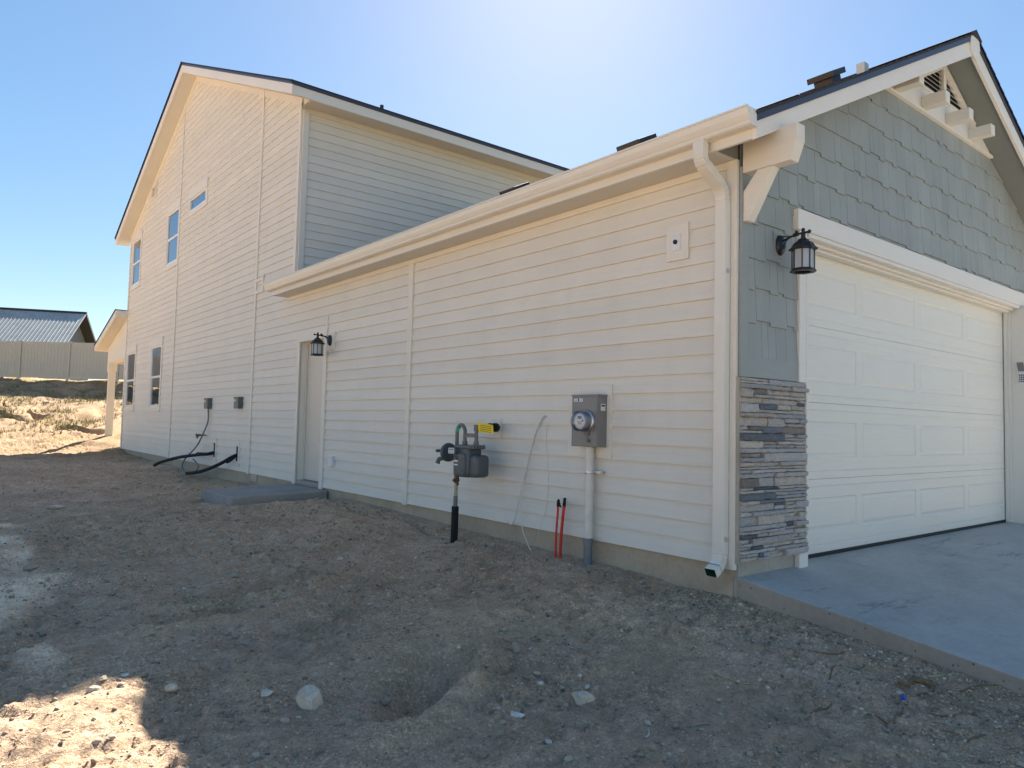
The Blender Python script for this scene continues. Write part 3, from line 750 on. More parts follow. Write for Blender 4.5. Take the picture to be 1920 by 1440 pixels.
for i, zb in enumerate(rows[:-1]):
    zt = rows[i+1]+.03; x = .10
    lvl = 0
    while x < 7.36:
        wd = random.choice((.085, .11, .13, .15, .17, .19, .21, .24)); x2 = min(x+wd, 7.36)
        if x < .80 < x2 and zb < 2.6: x2 = .80
        if zb > 2.6 or x2 <= .801 or x > 6.6:
            lvl = random.choice((0, 0, .024)) if lvl else random.choice((0, .022, .028))
            shingle(x, x2-.003, zb-(lvl if zb > 1.7 else 0), zt)
        x = x2
part(mb, 'shingle_siding', 'sage', col_attr=True)
mb = MB(); poly = on_gable([(.0, .1), (7.46, .1), (7.46, 5.2), (0, 5.2)])
# backing wall with the garage opening cut out
mb.face([(x, -.001, z) for x, z in on_gable([(0, 2.75), (7.46, 2.75), (7.46, 5.3), (0, 5.3)])])
mb.face([(0, -.001, .1), (.9, -.001, .1), (.9, -.001, 2.75), (0, -.001, 2.75)]); mb.face([(6.2, -.001, -.2), (7.46, -.001, -.2), (7.46, -.001, 2.75), (6.2, -.001, 2.75)])
part(mb, 'gable_wall', 'sageflat')
mb = MB(); fb(mb, .0, .095, 1.485, 3.08, 0, .026); part(mb, 'corner_trim', 'sageflat', bevel=.003)
mb = MB(); fb(mb, .095, .80, 1.487, 1.641, 0, .024); part(mb, 'trim_board', 'sageflat', bevel=.003)
# stacked ledger stone
mb = MB(); z = .112; prev = []
TONES = [(.60, .55, .48), (.56, .52, .47), (.54, .51, .48), (.59, .53, .45), (.50, .48, .46), (.45, .44, .44), (.57, .53, .50), (.52, .46, .40), (.55, .52, .48)]
DARK = [(.17, .19, .22), (.21, .225, .25), (.15, .165, .185), (.30, .25, .21)]
def ledge(x0, x1, z0, z1, d):
    if z1-z0 < .006: return
    c = random.choice(DARK) if random.random() < .10 else random.choice(TONES)
    q_ = random.uniform(.85, 1.12); c = tuple(min(1, v*q_) for v in c)
    nx = max(2, int((x1-x0)/.035)); V = []; F = []
    ch = lambda: random.uniform(-.005, .005)
    for r, (zz, dd) in enumerate(((z0+.001, -.0), (z0+.002, d-.005), (z0+.30*(z1-z0), d), (z0+.72*(z1-z0), d), (z1-.002, d-.006), (z1-.001, -.0))):
        for i in range(nx+1):
            x = x0+.0015+(x1-x0-.003)*i/nx
            end = .006 if i in (0, nx) else 0
            jz = 0 if r in (0, 5) else random.uniform(-.0018, .0018)
            V.append((x, -(max(.002, dd-end+(ch() if 0 < r < 5 else 0))), zz+jz))
    for r in range(5):
        for i in range(nx): a = r*(nx+1)+i; F.append((a, a+1, a+nx+2, a+nx+1))
    mb.mesh(V, F, 0, c)
    for i, s_ in ((0, 1), (nx, -1)):
        ring = [V[r*(nx+1)+i] for r in range(6)]
        mb.face(ring if s_ < 0 else ring[::-1], 0, c)
def ledge_field(X0, X1, ztop):
    z_ = .112
    while z_ < ztop-.012:
        h = random.choice((.022, .028, .036, .045, .055, .068)); z2 = min(z_+h, ztop)
        if ztop-z2 < .02: z2 = ztop
        x = X0
        while x < X1-.001:
            L_ = random.choice((.14, .22, .28, .36, .45, .56)); x2 = min(x+L_, X1)
            if X1-x2 < .07: x2 = X1
            e = (random.uniform(0, .018) if x2 == X1 else 0)
            if z2-z_ > .042 and random.random() < .40:
                zm = z_+(z2-z_)*random.uniform(.35, .65)
                ledge(x, x2+e, z_, zm, random.uniform(.028, .062)); xm = x+(x2-x)*random.uniform(.3, .7)
                ledge(x, xm, zm, z2, random.uniform(.026, .06)); ledge(xm, x2+e, zm, z2, random.uniform(.026, .06))
            else: ledge(x, x2+e, z_, z2, random.uniform(.028, .066))
            x = x2
        z_ = z2
ledge_field(-.004, .895, 1.482)
mb.build('stone_wainscot', 'stone', house, col_attr=True)
mb = MB(); ledge_field(6.32, 7.46, 1.482); mb.build('stone_wainscot', 'stone', house, col_attr=True)
mb = MB(); mb.box(-.022, -.001, -.022, -.0, .10, 1.482); part(mb, 'stone_edge', 'found_front')
# gable trim board, louvred triangle, outlookers
mb = MB(); mb.prism([(2.31, 0, 4.432), (5.15, 0, 4.432), (4.645, 0, 4.685), (2.815, 0, 4.685)], (0, -.034, 0)); mb.prism([(2.30, 0, 4.425), (5.16, 0, 4.425), (5.11, 0, 4.452), (2.35, 0, 4.452)], (0, -.05, 0)); part(mb, 'trim_board', 'white', bevel=.003)
mb = MB(); zb, za = 4.69, 5.135; hw = (za-zb)/.5025
fb(mb, 3.695, 3.765, zb, za-.05, 0, .05)
for s_ in (-1, 1):
    mb.prism([(3.73+s_*hw, -.002, zb), (3.73, -.002, za), (3.73, -.002, za-.075), (3.73+s_*(hw-.15), -.002, zb)], (0, -.045, 0))
    k = 0
    while zb+.02+k*.05 < za-.10:
        z = zb+.02+k*.05; k += 1
        xe = 3.73+s_*(hw-.13-(z-zb)/.5025); xi = 3.73+s_*.035
        mb.prism([(xi, -.012, z+.046), (xi, -.006, z+.050), (xi, -.036, z+.008), (xi, -.042, z+.002)], (xe-xi, 0, 0))
fb(mb, 3.73-hw, 3.73+hw, zb-.004, zb+.02, 0, .046)
part(mb, 'gable_vent', 'white')
mb = MB(); mb.prism([(3.73-hw, -.004, zb), (3.73+hw, -.004, zb), (3.73, -.004, za)], (0, .002, 0)); part(mb, 'vent_backing', 'seal')
for x in (2.53, 3.15, 3.77, 4.40):
    mb = MB(); mb.box(x, x+.115, -.27, -.034, 4.455, 4.575); part(mb, 'outlooker_beam', 'trim_h', bevel=.008)
# knee brace at the corner
mb = MB(); 
mb.prism([(.002, -.026, 3.025), (.002, -.419, 3.025), (.002, -.47, 3.165), (.002, -.47, 3.285), (.002, -.026, 3.285)], (.105, 0, 0))
mb.prism([(.010, -.027, 2.655), (.010, -.070, 2.655), (.010, -.275, 3.024), (.010, -.145, 3.024), (.010, -.027, 2.885)], (.09, 0, 0))
part(mb, 'knee_brace', 'trim_h', bevel=.005)
mb = MB()
mb.prism([(7.458, -.026, 3.025), (7.458, -.419, 3.025), (7.458, -.47, 3.165), (7.458, -.47, 3.285), (7.458, -.026, 3.285)], (-.105, 0, 0))
mb.prism([(7.45, -.027, 2.655), (7.45, -.070, 2.655), (7.45, -.275, 3.024), (7.45, -.145, 3.024), (7.45, -.027, 2.885)], (-.09, 0, 0))
part(mb, 'knee_brace', 'trim_h', bevel=.005)

# --- garage door and its trim
GX0, GX1, GY = .93, 6.03, .14
mb = MB()
fb(mb, .745, 6.5, 2.735, 2.905, 0, .055); part(mb, 'trim_board', 'white', bevel=.003)
mb = MB()
fb(mb, .80, .915, 1.484, 2.735, 0, .036); fb(mb, .79, .90, -.02, .108, 0, .045)
fb(mb, 6.04, 6.32, -.03, 2.735, 0, .09)
mb.box(.90, .93, -.04, GY+.02, -.005, 2.70); mb.box(6.02, 6.04, -.092, GY+.02, -.005, 2.70)          # jamb returns
mb.box(.93, 6.02, -.045, GY+.02, 2.70, 2.734)                                                       # head
mb.box(.93, .955, .075, GY-.01, 0, 2.66); mb.box(5.99, 6.02, .06, GY-.01, 0, 2.66); mb.box(5.975, 5.99, .095, GY-.01, 0, 2.66)
mb.box(.955, 5.99, .02, GY-.01, 2.675, 2.70); mb.box(.955, 5.99, .06, GY-.01, 2.652, 2.675)
part(mb, 'door_casing', 'white', bevel=.004)
gd = MB()
H = [.03, .672, 1.341, 2.013, 2.675]
def panel(mb_, x0, x1, z0, z1):
    Q = lambda i, d: [(x0+i, GY-d, z0+i), (x1-i, GY-d, z0+i), (x1-i, GY-d, z1-i), (x0+i, GY-d, z1-i)]
    rings = [Q(0, 0), Q(.010, -.007), Q(.024, -.007), Q(.045, -.0015)]
    for a, b in zip(rings[:-1], rings[1:]):
        for k in range(4): mb_.face([a[k], a[(k+1) % 4], b[(k+1) % 4], b[k]])
    mb_.face(rings[-1])
def sect(z0, z1):
    m_ = MB(); h = z1-z0
    xs = [GX0, 1.0, 2.115, 2.215, 3.395, 3.50, 4.69, 4.795, 5.955, GX1]
    za, zb_ = z0+.185, z1-.165
    # flat rails and stiles with a stepped rib near each joint
    zr = [z0+.0015, z0+.060, z0+.066, z0+.072, za]
    dr = [.0, .0, -.004, .0, .0]
    for a in range(4): m_.face([(GX0, GY-dr[a], zr[a]), (GX1, GY-dr[a], zr[a]), (GX1, GY-dr[a+1], zr[a+1]), (GX0, GY-dr[a+1], zr[a+1])])
    zr = [zb_, z1-.072, z1-.066, z1-.060, z1-.0015]
    for a in range(4): m_.face([(GX0, GY-dr[::-1][a], zr[a]), (GX1, GY-dr[::-1][a], zr[a]), (GX1, GY-dr[::-1][a+1], zr[a+1]), (GX0, GY-dr[::-1][a+1], zr[a+1])])
    for a, b, isp in zip(xs[:-1], xs[1:], (0, 1, 0, 1, 0, 1, 0, 1, 0)):
        if isp: panel(m_, a, b, za, zb_)
        else: m_.face([(a, GY, za), (b, GY, za), (b, GY, zb_), (a, GY, zb_)])
    for zz in (z0+.0015, z1-.0015): m_.face([(GX0, GY, zz), (GX1, GY, zz), (GX1, GY+.03, zz), (GX0, GY+.03, zz)])
    return m_
gm = MB(); gm.box(GX0, GX1, GY+.025, GY+.05, .0, 2.72)
gdoor = part(gm, 'garage_door', 'gdoor')
for a, b in zip(H[:-1], H[1:]): sect(a, b).build('door_section', 'gdoor', gdoor)
mb = MB(); mb.box(GX0, GX1, GY-.012, GY+.02, -.01, .03); mb.build('bottom_seal', 'seal', gdoor)

# --- rear porch
mb = MB(); cpz = math.atan(.265)
slope(mb, (-.37, 24.75, 3.395), (1, 0, 0), (0, -math.cos(cpz), math.sin(cpz)), 5.6, 3.3/math.cos(cpz)); part(mb, 'porch_roof', 'roof')
mb = MB(); pz = lambda y: 3.375+.265*(24.73-y)
mb.prism([(-.35, 24.73, pz(24.73)), (-.35, Y2-.05, pz(Y2-.05)), (-.35, Y2-.05, pz(Y2-.05)-.2), (-.35, 24.73, pz(24.73)-.17)], (.035, 0, 0)); mb.box(-.35, 5.2, 24.70, 24.735, pz(24.73)-.17, pz(24.73)-.01)
mb.prism([(-.35, Y2-.06, pz(Y2-.05)), (-.35, Y2-.06, pz(Y2-.05)-.2), (-.002, Y2-.06, pz(Y2-.05)-.2), (-.002, Y2-.06, pz(Y2-.05))], (0, .03, 0))
part(mb, 'fascia', 'trim_h', bevel=.003)
mb = MB(); mb.prism([(-.315, 24.70, pz(24.7)-.165), (-.315, Y2, pz(Y2)-.165), (-.315, Y2, pz(Y2)-.15), (-.315, 24.70, pz(24.7)-.15)], (5.5, 0, 0)); part(mb, 'soffit', 'soffit')
mb = MB(); mb.box(-.0, .24, Y2, 24.35, 2.80, 3.15); mb.prism([(0.0, Y2, 3.15), (0.0, 24.35, 3.15), (0.0, 24.35, pz(24.35)-.17), (0.0, Y2, pz(Y2)-.17)], (.03, 0, 0))
mb.box(.24, 5.2, 24.11, 24.35, 2.80, 3.15); part(mb, 'porch_beam', 'trim_h', bevel=.004)
for x in (.12, 5.0):
    mb = MB(); y = 24.2; mb.box(x-.10, x+.10, y-.10, y+.10, .05, 2.80); mb.box(x-.125, x+.125, y-.125, y+.125, .05, .33); mb.box(x-.125, x+.125, y-.125, y+.125, 2.52, 2.80)
    part(mb, 'porch_post', 'trim', bevel=.004)
mb = MB(); mb.box(-.33, 5.4, Y2+.01, 24.6, -.3, .055); part(mb, 'porch_floor', 'porchslab', bevel=.01)

# ------------------------------------------------------------------ stoop at the side door
mb = MB(); mb.prism([(-.004, 6.97, .045), (-1.41, 6.97, .002), (-1.41, 6.97, -.2), (-.004, 6.97, -.2)], (0, 1.37, 0))
tag(mb.build('concrete_stoop', 'stoop', bevel=.018), 'low grey concrete landing slab in front of the side door', 'stoop')

# ------------------------------------------------------------------ wall lanterns
def lantern():
    root = empty('wall_lantern', (0, 0, 0), 'x', 'lantern')
    # local: wall is the plane y = 0, the lantern hangs towards -y, origin at the plate centre
    mb_ = MB(); mb_.lathe([(.002, .034), (.045, .034), (.056, .026), (.062, .014), (.064, 0)][::-1], (0, 0, 0), '-Y', 28, sy=1.38); mb_.lathe([(0.018, .03), (.014, .045), (.0, .05)], (0, 0, -.02), '-Y', 12)
    mb_.build('back_plate', 'black', root)
    a = MB(); cy = -.215
    a.tube([(0, -.02, .03), (0, -.10, .055), (0, -.16, .068), (0, cy, .070), (0, cy-.045, .070)], .009, 10)
    a.tube(bez([(0, -.03, .075), (0, -.075, .062), (0, -.11, .062)], 6), .005, 8); a.tube(bez([(0, -.03, -.02), (0, -.07, .035), (0, -.11, .056)], 6), .005, 8)
    a.lathe([(.0, -.016), (.011, -.012), (.016, 0), (.011, .012), (0, .016)], (0, cy-.055, .072), 'Z', 14)
    a.lathe([(.0, -.014), (.010, -.010), (.014, 0), (.010, .010), (0, .014)], (0, -.155, .086), 'Z', 14)
    a.tube([(0, -.13, .064), (0, -.172, .070)], .017, 12)
    a.build('arm', 'black', root)
    def octo(r, k, z): 
        c = k; return [(r, -c, z), (r, c, z), (c, r, z), (-c, r, z), (-r, c, z), (-r, -c, z), (-c, -r, z), (c, -r, z)]
    f = MB()
    def rings(L_):
        L_ = [[Vector(p)+Vector((0, cy, 0)) for p in r_] for r_ in L_]
        for p, q in zip(L_[:-1], L_[1:]):
            for i in range(8): f.face([p[i], p[(i+1) % 8], q[(i+1) % 8], q[i]])
        f.face(L_[-1]); f.face(L_[0][::-1])
    rings([octo(.098, .046, -.078), octo(.104, .050, -.074), octo(.104, .050, -.066), octo(.085, .040, -.048), octo(.072, .034, -.020), octo(.045, .021, -.002), octo(.040, .019, .012), octo(.020, .010, .022), octo(.018, .009, .03)])
    f.lathe([(.022, .02), (.018, .045), (.020, .06), (.013, .072), (.013, .085), (.017, .095), (.010, .108), (0, .112)], (0, cy, .0), 'Z', 14)
    f.build('lamp_roof', 'black', root)
    c_ = MB(); r0, k0 = .080, .036
    for p in octo(r0, k0, 0): c_.tube([(p[0], p[1]+cy, -.245), (p[0], p[1]+cy, -.07)], .0055, 6)
    for r1, z1, r2, z2 in ((r0+.004, -.236, r0+.016, -.262),):
        A, B, C_, D_ = octo(r1, k0+.002, z1), octo(r2, k0+.008, z2+.008), octo(r2-.002, k0+.007, z2), octo(r1-.022, k0-.008, z2)
        E_ = octo(r1-.022, k0-.008, z1)
        for P_, Q_ in ((A, B), (B, C_), (C_, D_), (D_, E_), (E_, A)):
            for i in range(8): c_.face([Vector(v)+Vector((0, cy, 0)) for v in (P_[i], P_[(i+1) % 8], Q_[(i+1) % 8], Q_[i])])
    c_.build('cage', 'black', root)
    g = MB(); A, B = octo(r0-.006, k0-.003, -.238), octo(r0-.006, k0-.003, -.072)
    for i in range(8): g.face([Vector(v)+Vector((0, cy, 0)) for v in (A[i], A[(i+1) % 8], B[(i+1) % 8], B[i])])
    g.build('lamp_glass', 'frost', root)
    return root
l1 = lantern(); l1.scale = (.93, .93, .93); l1.location = (.522, -.022, 2.562)
tag(l1, 'black wall lantern with frosted glass on the sage shingles beside the garage door', 'lantern', 'black wall lanterns')
l2 = copy_tree(l1); l2.location = (-.036, 7.02, 2.275); l2.rotation_euler = (0, 0, R(-90))
tag(l2, 'black wall lantern with frosted glass on the cream siding above the side door', 'lantern', 'black wall lanterns')
trim([(6.885, 7.125, 2.13, 2.39, 0, .036)], 'mounting_block')
mb = MB(); fb(mb, .44, .60, 2.46, 2.665, .015, .022); part(mb, 'mounting_block', 'sageflat')

# ------------------------------------------------------------------ electric meter
em = empty('electric_meter', (0, 1.43, -.15), 'grey electric meter box with round glass meter and conduit down the cream wall', 'electric meter')
trim([(1.255, 1.80, .805, 1.458, 0, .036)], 'mounting_block')
mb = MB(); mb.box(-.150, -.037, 1.305, 1.632, .905, 1.36); mb.box(-.156, -.030, 1.300, 1.637, 1.352, 1.368); mb.box(-.154, -.150, 1.315, 1.622, .915, 1.345)
emb = mb.build('meter_box', 'boxgrey', em, bevel=.004)
mb = MB(); mb.box(-.1560, -.1545, 1.49, 1.60, 1.305, 1.332); mb.build('warning_label', 'label', emb)
mb = MB(); mb.box(-.1572, -.1562, 1.535, 1.552, 1.308, 1.33); mb.box(-.1572, -.1562, 1.565, 1.59, 1.316, 1.321); mb.box(-.1572, -.1562, 1.498, 1.52, 1.316, 1.321); mb.build('warning_print', 'ink', emb)
mb = MB(); mb.box(-.115, -.060, 1.3035, 1.305, 1.225, 1.285); mb.build('warning_label', 'label', emb)
mb = MB(); mb.box(-.108, -.066, 1.3022, 1.3034, 1.262, 1.276); mb.build('warning_print', 'ink', emb)
mb = MB(); mb.lathe([(.095, 0), (.098, .012), (.098, .020), (.090, .028), (.084, .030)], (-.154, 1.43, 1.13), '-X', 36); mb.build('socket_ring', 'galv', em)
mb = MB(); mb.lathe([(.080, .02), (.080, .085), (.074, .092), (.0, .092)], (-.154, 1.43, 1.13), '-X', 36); mtr = mb.build('meter_body', 'meterblue', em)
mb = MB(); mb.lathe([(.066, .093), (.0, .0935)], (-.154, 1.43, 1.13), '-X', 32); mb.build('meter_face', 'label', mtr)
mb = MB(); mb.box(-.2495, -.2480, 1.405, 1.455, 1.15, 1.175); mb.build('display', 'lcd', mtr)
mb = MB(); mb.box(-.2495, -.2482, 1.40, 1.46, 1.12, 1.126); mb.box(-.2495, -.2482, 1.41, 1.45, 1.105, 1.110); mb.box(-.2495, -.2482, 1.385, 1.40, 1.128, 1.142); mb.build('print', 'ink', mtr)
mb = MB(); mb.lathe([(.087, .028), (.087, .115), (.082, .126), (.060, .132), (.0, .134)], (-.154, 1.43, 1.13), '-X', 36); mb.build('glass_dome', 'dome', em)
mb = MB(); mb.box(-.168, -.154, 1.40, 1.45, 1.005, 1.035); mb.tube([(-.168, 1.42, 1.01), (-.172, 1.415, .985), (-.166, 1.405, .965)], .004, 6); mb.box(-.175, -.158, 1.395, 1.418, .945, .972); mb.build('seal_tag', 'pipegrey', em)
mb = MB(); cx, cyy = -.085, 1.462
mb.tube([(cx, cyy, .145), (cx, cyy, .91)], .039, 20); mb.tube([(cx, cyy, .80), (cx, cyy, .85)], .044, 20); mb.tube([(cx, cyy, .872), (cx, cyy, .905)], .042, 20); mb.tube([(cx, cyy, .52), (cx, cyy, .60)], .044, 20)
mb.tube([(cx, cyy, .08), (cx, cyy, .15)], .0435, 20); mb.build('conduit', 'pvcwhite', em)
mb = MB(); mb.tube([(cx, cyy, -.35), (cx, cyy, .12)], .0385, 20); mb.tube([(cx, cyy, .035), (cx, cyy, .10)], .0445, 20); mb.build('conduit', 'pvcgrey', em)
mb = MB(); mb.tube([(cx, cyy, .665), (cx, cyy, .695)], .042, 20); mb.box(-.062, -.022, 1.33, 1.46, .668, .693); mb.tube([(-.062, 1.35, .68), (-.068, 1.35, .68)], .008, 8); mb.build('pipe_strap', 'galv', em, bevel=.001)
# ------------------------------------------------------------------ gas meter
GXm = -.33
gm_ = empty('gas_meter', (GXm, 3.19, -.2), 'dark grey gas meter with round regulator and yellow tag on a riser pipe', 'gas meter')
trim([(2.84, 3.09, .94, 1.145, 0, .034)], 'mounting_block')
T = Matrix.Translation((GXm, 2.95, .70))
def rbox(mb_, hx, hy, hz, c, T=None, m=0, n=5, r=.03):
    """rounded box by superellipsoid rings"""
    V = []; F = []; nu, nv = 28, 15
    sg = lambda v, e: math.copysign(abs(v)**e, v)
    for j in range(nv+1):
        ph = -math.pi/2+math.pi*j/nv
        for i in range(nu):
            th = 2*math.pi*i/nu
            V.append(Vector((c[0]+hx*sg(math.cos(ph), .28)*sg(math.cos(th), .28), c[1]+hy*sg(math.cos(ph), .28)*sg(math.sin(th), .28), c[2]+hz*sg(math.sin(ph), .28))))
    for j in range(nv):
        for i in range(nu): F.append((j*nu+i, j*nu+(i+1) % nu, (j+1)*nu+(i+1) % nu, (j+1)*nu+i))
    mb_.mesh(V, F, m, None, True)
mb = MB(); cY = 2.935
rbox(mb, .095, .125, .165, (GXm, cY+.045, .70)); rbox(mb, .085, .19, .115, (GXm+.02, cY-.01, .655)); rbox(mb, .10, .165, .022, (GXm, cY+.02, .845))
rbox(mb, .030, .10, .12, (GXm-.085, cY+.05, .665))
body = mb.build('meter_body', 'gasgrey', gm_)
mb = MB(); mb.box(GXm-.145, GXm-.08, cY+.075, cY+.205, .765, .835); mb.build('index_housing', 'gasgrey', gm_, bevel=.008)
mb = MB(); mb.box(GXm-.1475, GXm-.1455, cY+.09, cY+.19, .775, .828); mb.build('index_label', 'label', gm_)
mb = MB()
for i in range(4): mb.box(GXm-.1490, GXm-.1478, cY+.103+i*.021, cY+.116+i*.021, .806, .820)
for i in range(3): mb.box(GXm-.1490, GXm-.1478, cY+.105+i*.026, cY+.122+i*.026, .785, .792)
mb.build('index_print', 'ink', gm_)
xf = GXm-.1165
mb = MB(); mb.box(xf, xf-.0015, cY+.06, cY+.125, .715, .75); mb.build('logo_plate', 'ink', gm_)
mb = MB()
for a, b in (((.118, .719), (.118, .746)), ((.118, .746), (.0925, .727)), ((.0925, .727), (.067, .746)), ((.067, .746), (.067, .719))):
    mb.tube([(xf-.002, cY+a[0], a[1]), (xf-.002, cY+b[0], b[1])], .0036, 6)
mb.build('logo_letter', 'pipegrey', gm_)
mb = MB(); mb.box(xf, xf-.0015, cY+.06, cY+.125, .69, .708); mb.box(xf, xf-.0015, cY+.06, cY+.125, .655, .668); mb.build('maker_label', 'label', gm_)
for dy, dzz in ((.045, .60), (.045, .72), (-.055, .60), (-.055, .72)):
    mb = MB(); mb.tube([(xf+.006, cY+.05+dy*1.05, dzz+.005), (xf-.007, cY+.05+dy*1.05, dzz+.005)], .0075, 6); mb.build('bolt', 'pipegrey', gm_)
for k_ in range(5):
    mb = MB(); mb.tube([(GXm-.075+.035*k_, cY-.145, .835), (GXm-.075+.035*k_, cY-.145, .872)], .007, 6); mb.build('bolt', 'pipegrey', gm_)
# pipework: looping inlet, outlet to the wall
mb = MB(); yA, yB, yCp = 3.175, 3.03, 2.845
loop = [(GXm-.01, yA, .52), (GXm-.01, yA, .98)]+[(GXm-.01, (yA+yB)/2+math.cos(R(a))*(yA-yB)/2, .995+math.sin(R(a))*(yA-yB)/2) for a in range(10, 171, 16)]+[(GXm-.01, yB, .98), (GXm-.01, yB, .86)]
mb.tube(loop, .0195, 14); mb.tube([(GXm-.01, yB, .86), (GXm-.01, yB, .905)], .028, 8)
mb.tube([(GXm, yCp, .86), (GXm, yCp, 1.04)], .0195, 14); mb.tube([(GXm, yCp, .86), (GXm, yCp, .905)], .028, 8); mb.tube([(GXm, yCp, 1.01), (GXm, yCp, 1.075)], .028, 12)
mb.tube([(GXm, yCp, 1.045), (-.10, yCp+.005, 1.052), (-.033, yCp+.005, 1.052)], .0195, 14)
mb.box(GXm-.02, GXm-.012, yCp-.01, yB+.01, .945, .985)
mb.build('pipe', 'pipegrey', gm_)
mb = MB(); mb.tube([(-.25, yCp, 1.05), (-.20, yCp, 1.05)], .032, 8); mb.tube([(-.18, yCp, 1.05), (-.175, yCp, 1.05), (-.14, yCp, 1.05), (-.135, yCp, 1.05)], [.03, .043, .043, .03], 12); mb.tube([(-.12, yCp, 1.05), (-.115, yCp, 1.05), (-.07, yCp, 1.05), (-.05, yCp, 1.05)], [.028, .046, .046, .03], 12); mb.build('union', 'blackfoam', gm_)
mb = MB(); mb.lathe([(.085, -.022), (.098, -.018), (.10, -.006), (.10, .006), (.085, .016), (.06, .026), (.03, .03), (.0, .03)], (GXm-.03, 3.30, .775), 'Y', 30)
T2 = Matrix.Translation((GXm-.03, 3.30, .775)); rbox(mb, .03, .05, .025, (GXm-.03, 3.36, .775)); mb.tube([(GXm-.03, 3.16, .775), (GXm-.03, 3.31, .775)], .024, 12)
mb.tube([(GXm-.05, 3.35, .79), (GXm-.14, 3.37, .79)], .016, 12); mb.tube([(GXm-.04, 3.33, .72), (GXm-.10, 3.37, .70), (GXm-.11, 3.38, .655)], [.02, .024, .026], 12)
mb.build('regulator', 'gasgrey', gm_)
mb = MB(); mb.tube([(GXm, yA+.005, .46), (GXm, yA, .56)], .028, 10); mb.tube([(GXm, yA-.03, .49), (GXm, yA+.035, .49)], .018, 10); mb.tube([(GXm-.005, yA, .49), (GXm-.05, yA-.01, .488)], .014, 8); mb.tube([(GXm, yA-.02, .45), (GXm-.02, yA-.05, .45)], .015, 8); mb.build('valve', 'brass', gm_)
mb = MB(); mb.tube([(GXm, yA+.01, .32), (GXm, yA+.006, .47)], .019, 12); mb.build('riser_pipe', 'rawpipe', gm_)
mb = MB(); mb.tube([(GXm, yA+.012, .18), (GXm, yA+.01, .325)], .023, 14); mb.build('riser_pipe', 'pipegrey', gm_)
mb = MB(); mb.tube([(GXm, yA+.02, -.40), (GXm, yA+.012, .215)], .038, 16); mb.build('riser_sleeve', 'blackfoam', gm_)
mb = MB(); TT = [Vector((GXm+.055, yCp-.09, 1.045))+Vector((.81, -.58, 0))*a+Vector((0, 0, b)) for a, b in ((-.085, .052), (.07, .03), (.078, -.058), (-.078, -.042))]; mb.prism(TT, (.002, .003, 0)); mb.build('yellow_tag', 'yellow', gm_)
mb = MB()
for i in range(4): mb.prism([Vector((GXm+.0538, yCp-.0918, 1.045))+Vector((.81, -.58, 0))*a+Vector((0, 0, b)) for a, b in ((-.06, .030-i*.019), (.05, .014-i*.019), (.05, .010-i*.019), (-.06, .026-i*.019))], (-.0006, -.0008, 0))
mb.build('tag_print', 'brass', gm_)
mb = MB(); mb.tube(bez([(GXm-.01, 3.168, 1.0), (GXm-.01, 3.158, 1.03), (GXm-.01, 3.14, 1.05)], 5), .0215, 12); mb.prism([(GXm-.03, 3.12, 1.03), (GXm-.03, 3.10, 1.02), (GXm-.03, 3.105, 1.0), (GXm-.03, 3.13, 1.01)], (.002, 0, 0)); mb.build('green_tape', 'green', gm_)
# ------------------------------------------------------------------ small things on and by the wall
def disconnect(y, label):
    r = empty('disconnect_box', (0, y, 1.36), label, 'electrical box', 'grey disconnect boxes')
    m_ = MB(); m_.box(-.10, -.013, y-.13, y+.13, 1.26, 1.475); m_.box(-.107, -.10, y-.12, y+.12, 1.27, 1.465); m_.box(-.112, -.013, y-.135, y+.135, 1.455, 1.482); b = m_.build('box_cover', 'disc', r, bevel=.005)
    m_ = MB(); m_.box(-.108, -.1075, y+.01, y+.09, 1.40, 1.43); m_.build('small_label', 'label', r)
    return r
b1 = disconnect(12.84, 'small grey electrical disconnect box with a cable hanging from its underside')
b2 = disconnect(10.93, 'small grey electrical disconnect box with nothing hanging, right of the cabled one')
mb = MB(); mb.tube(bez([(-.06, 12.80, 1.27), (-.06, 12.78, 1.0), (-.10, 12.88, .78), (-.18, 13.05, .48), (-.30, 13.35, .22), (-.34, 13.50, .05), (-.32, 13.40, -.08), (-.28, 13.0, -.10), (-.22, 12.75, .05), (-.26, 13.0, .2)], 8), .016, 10)
tag(mb.build('electrical_whip', 'pvcgrey'), 'grey flexible cable hanging from the disconnect box and tangled at the ground', 'cable')
mb = MB(); mb.tube(bez([(-.05, 12.36, .36), (-.14, 12.40, .33), (-.25, 12.85, .29), (-.40, 13.6, .20), (-.55, 14.4, .06), (-.60, 14.75, -.03)], 8), .034, 12); mb.tube(bez([(-.045, 12.36, .36), (-.14, 12.36, .345), (-.24, 12.8, .33)], 6), .02, 8)
tag(mb.build('refrigerant_line', 'blackfoam'), 'black foam covered pipe reaching far left from the wall without touching ground', 'pipe', 'black insulated pipes out of the wall')
mb = MB(); mb.tube(bez([(-.05, 10.96, .37), (-.12, 11.05, .32), (-.22, 11.35, .19), (-.32, 11.9, .04), (-.38, 12.45, -.05), (-.40, 12.9, -.09)], 8), .034, 12); mb.tube(bez([(-.05, 10.96, .36), (-.10, 11.1, .26), (-.14, 11.2, .22)], 6), .018, 8)
tag(mb.build('refrigerant_line', 'blackfoam'), 'black foam covered pipe curving down from the wall onto the dirt', 'pipe', 'black insulated pipes out of the wall')
for y, z0, z1 in ((12.36, .17, .64), (10.96, .16, .62)):
    trim([(y-.10, y+.12, z0, z1, 0, .030)], 'access_block')
    mb = MB(); mb.box(-.033, -.030, y-.03, y+.05, z0+.10, z1-.08); part(mb, 'wall_slot', 'blackfoam')
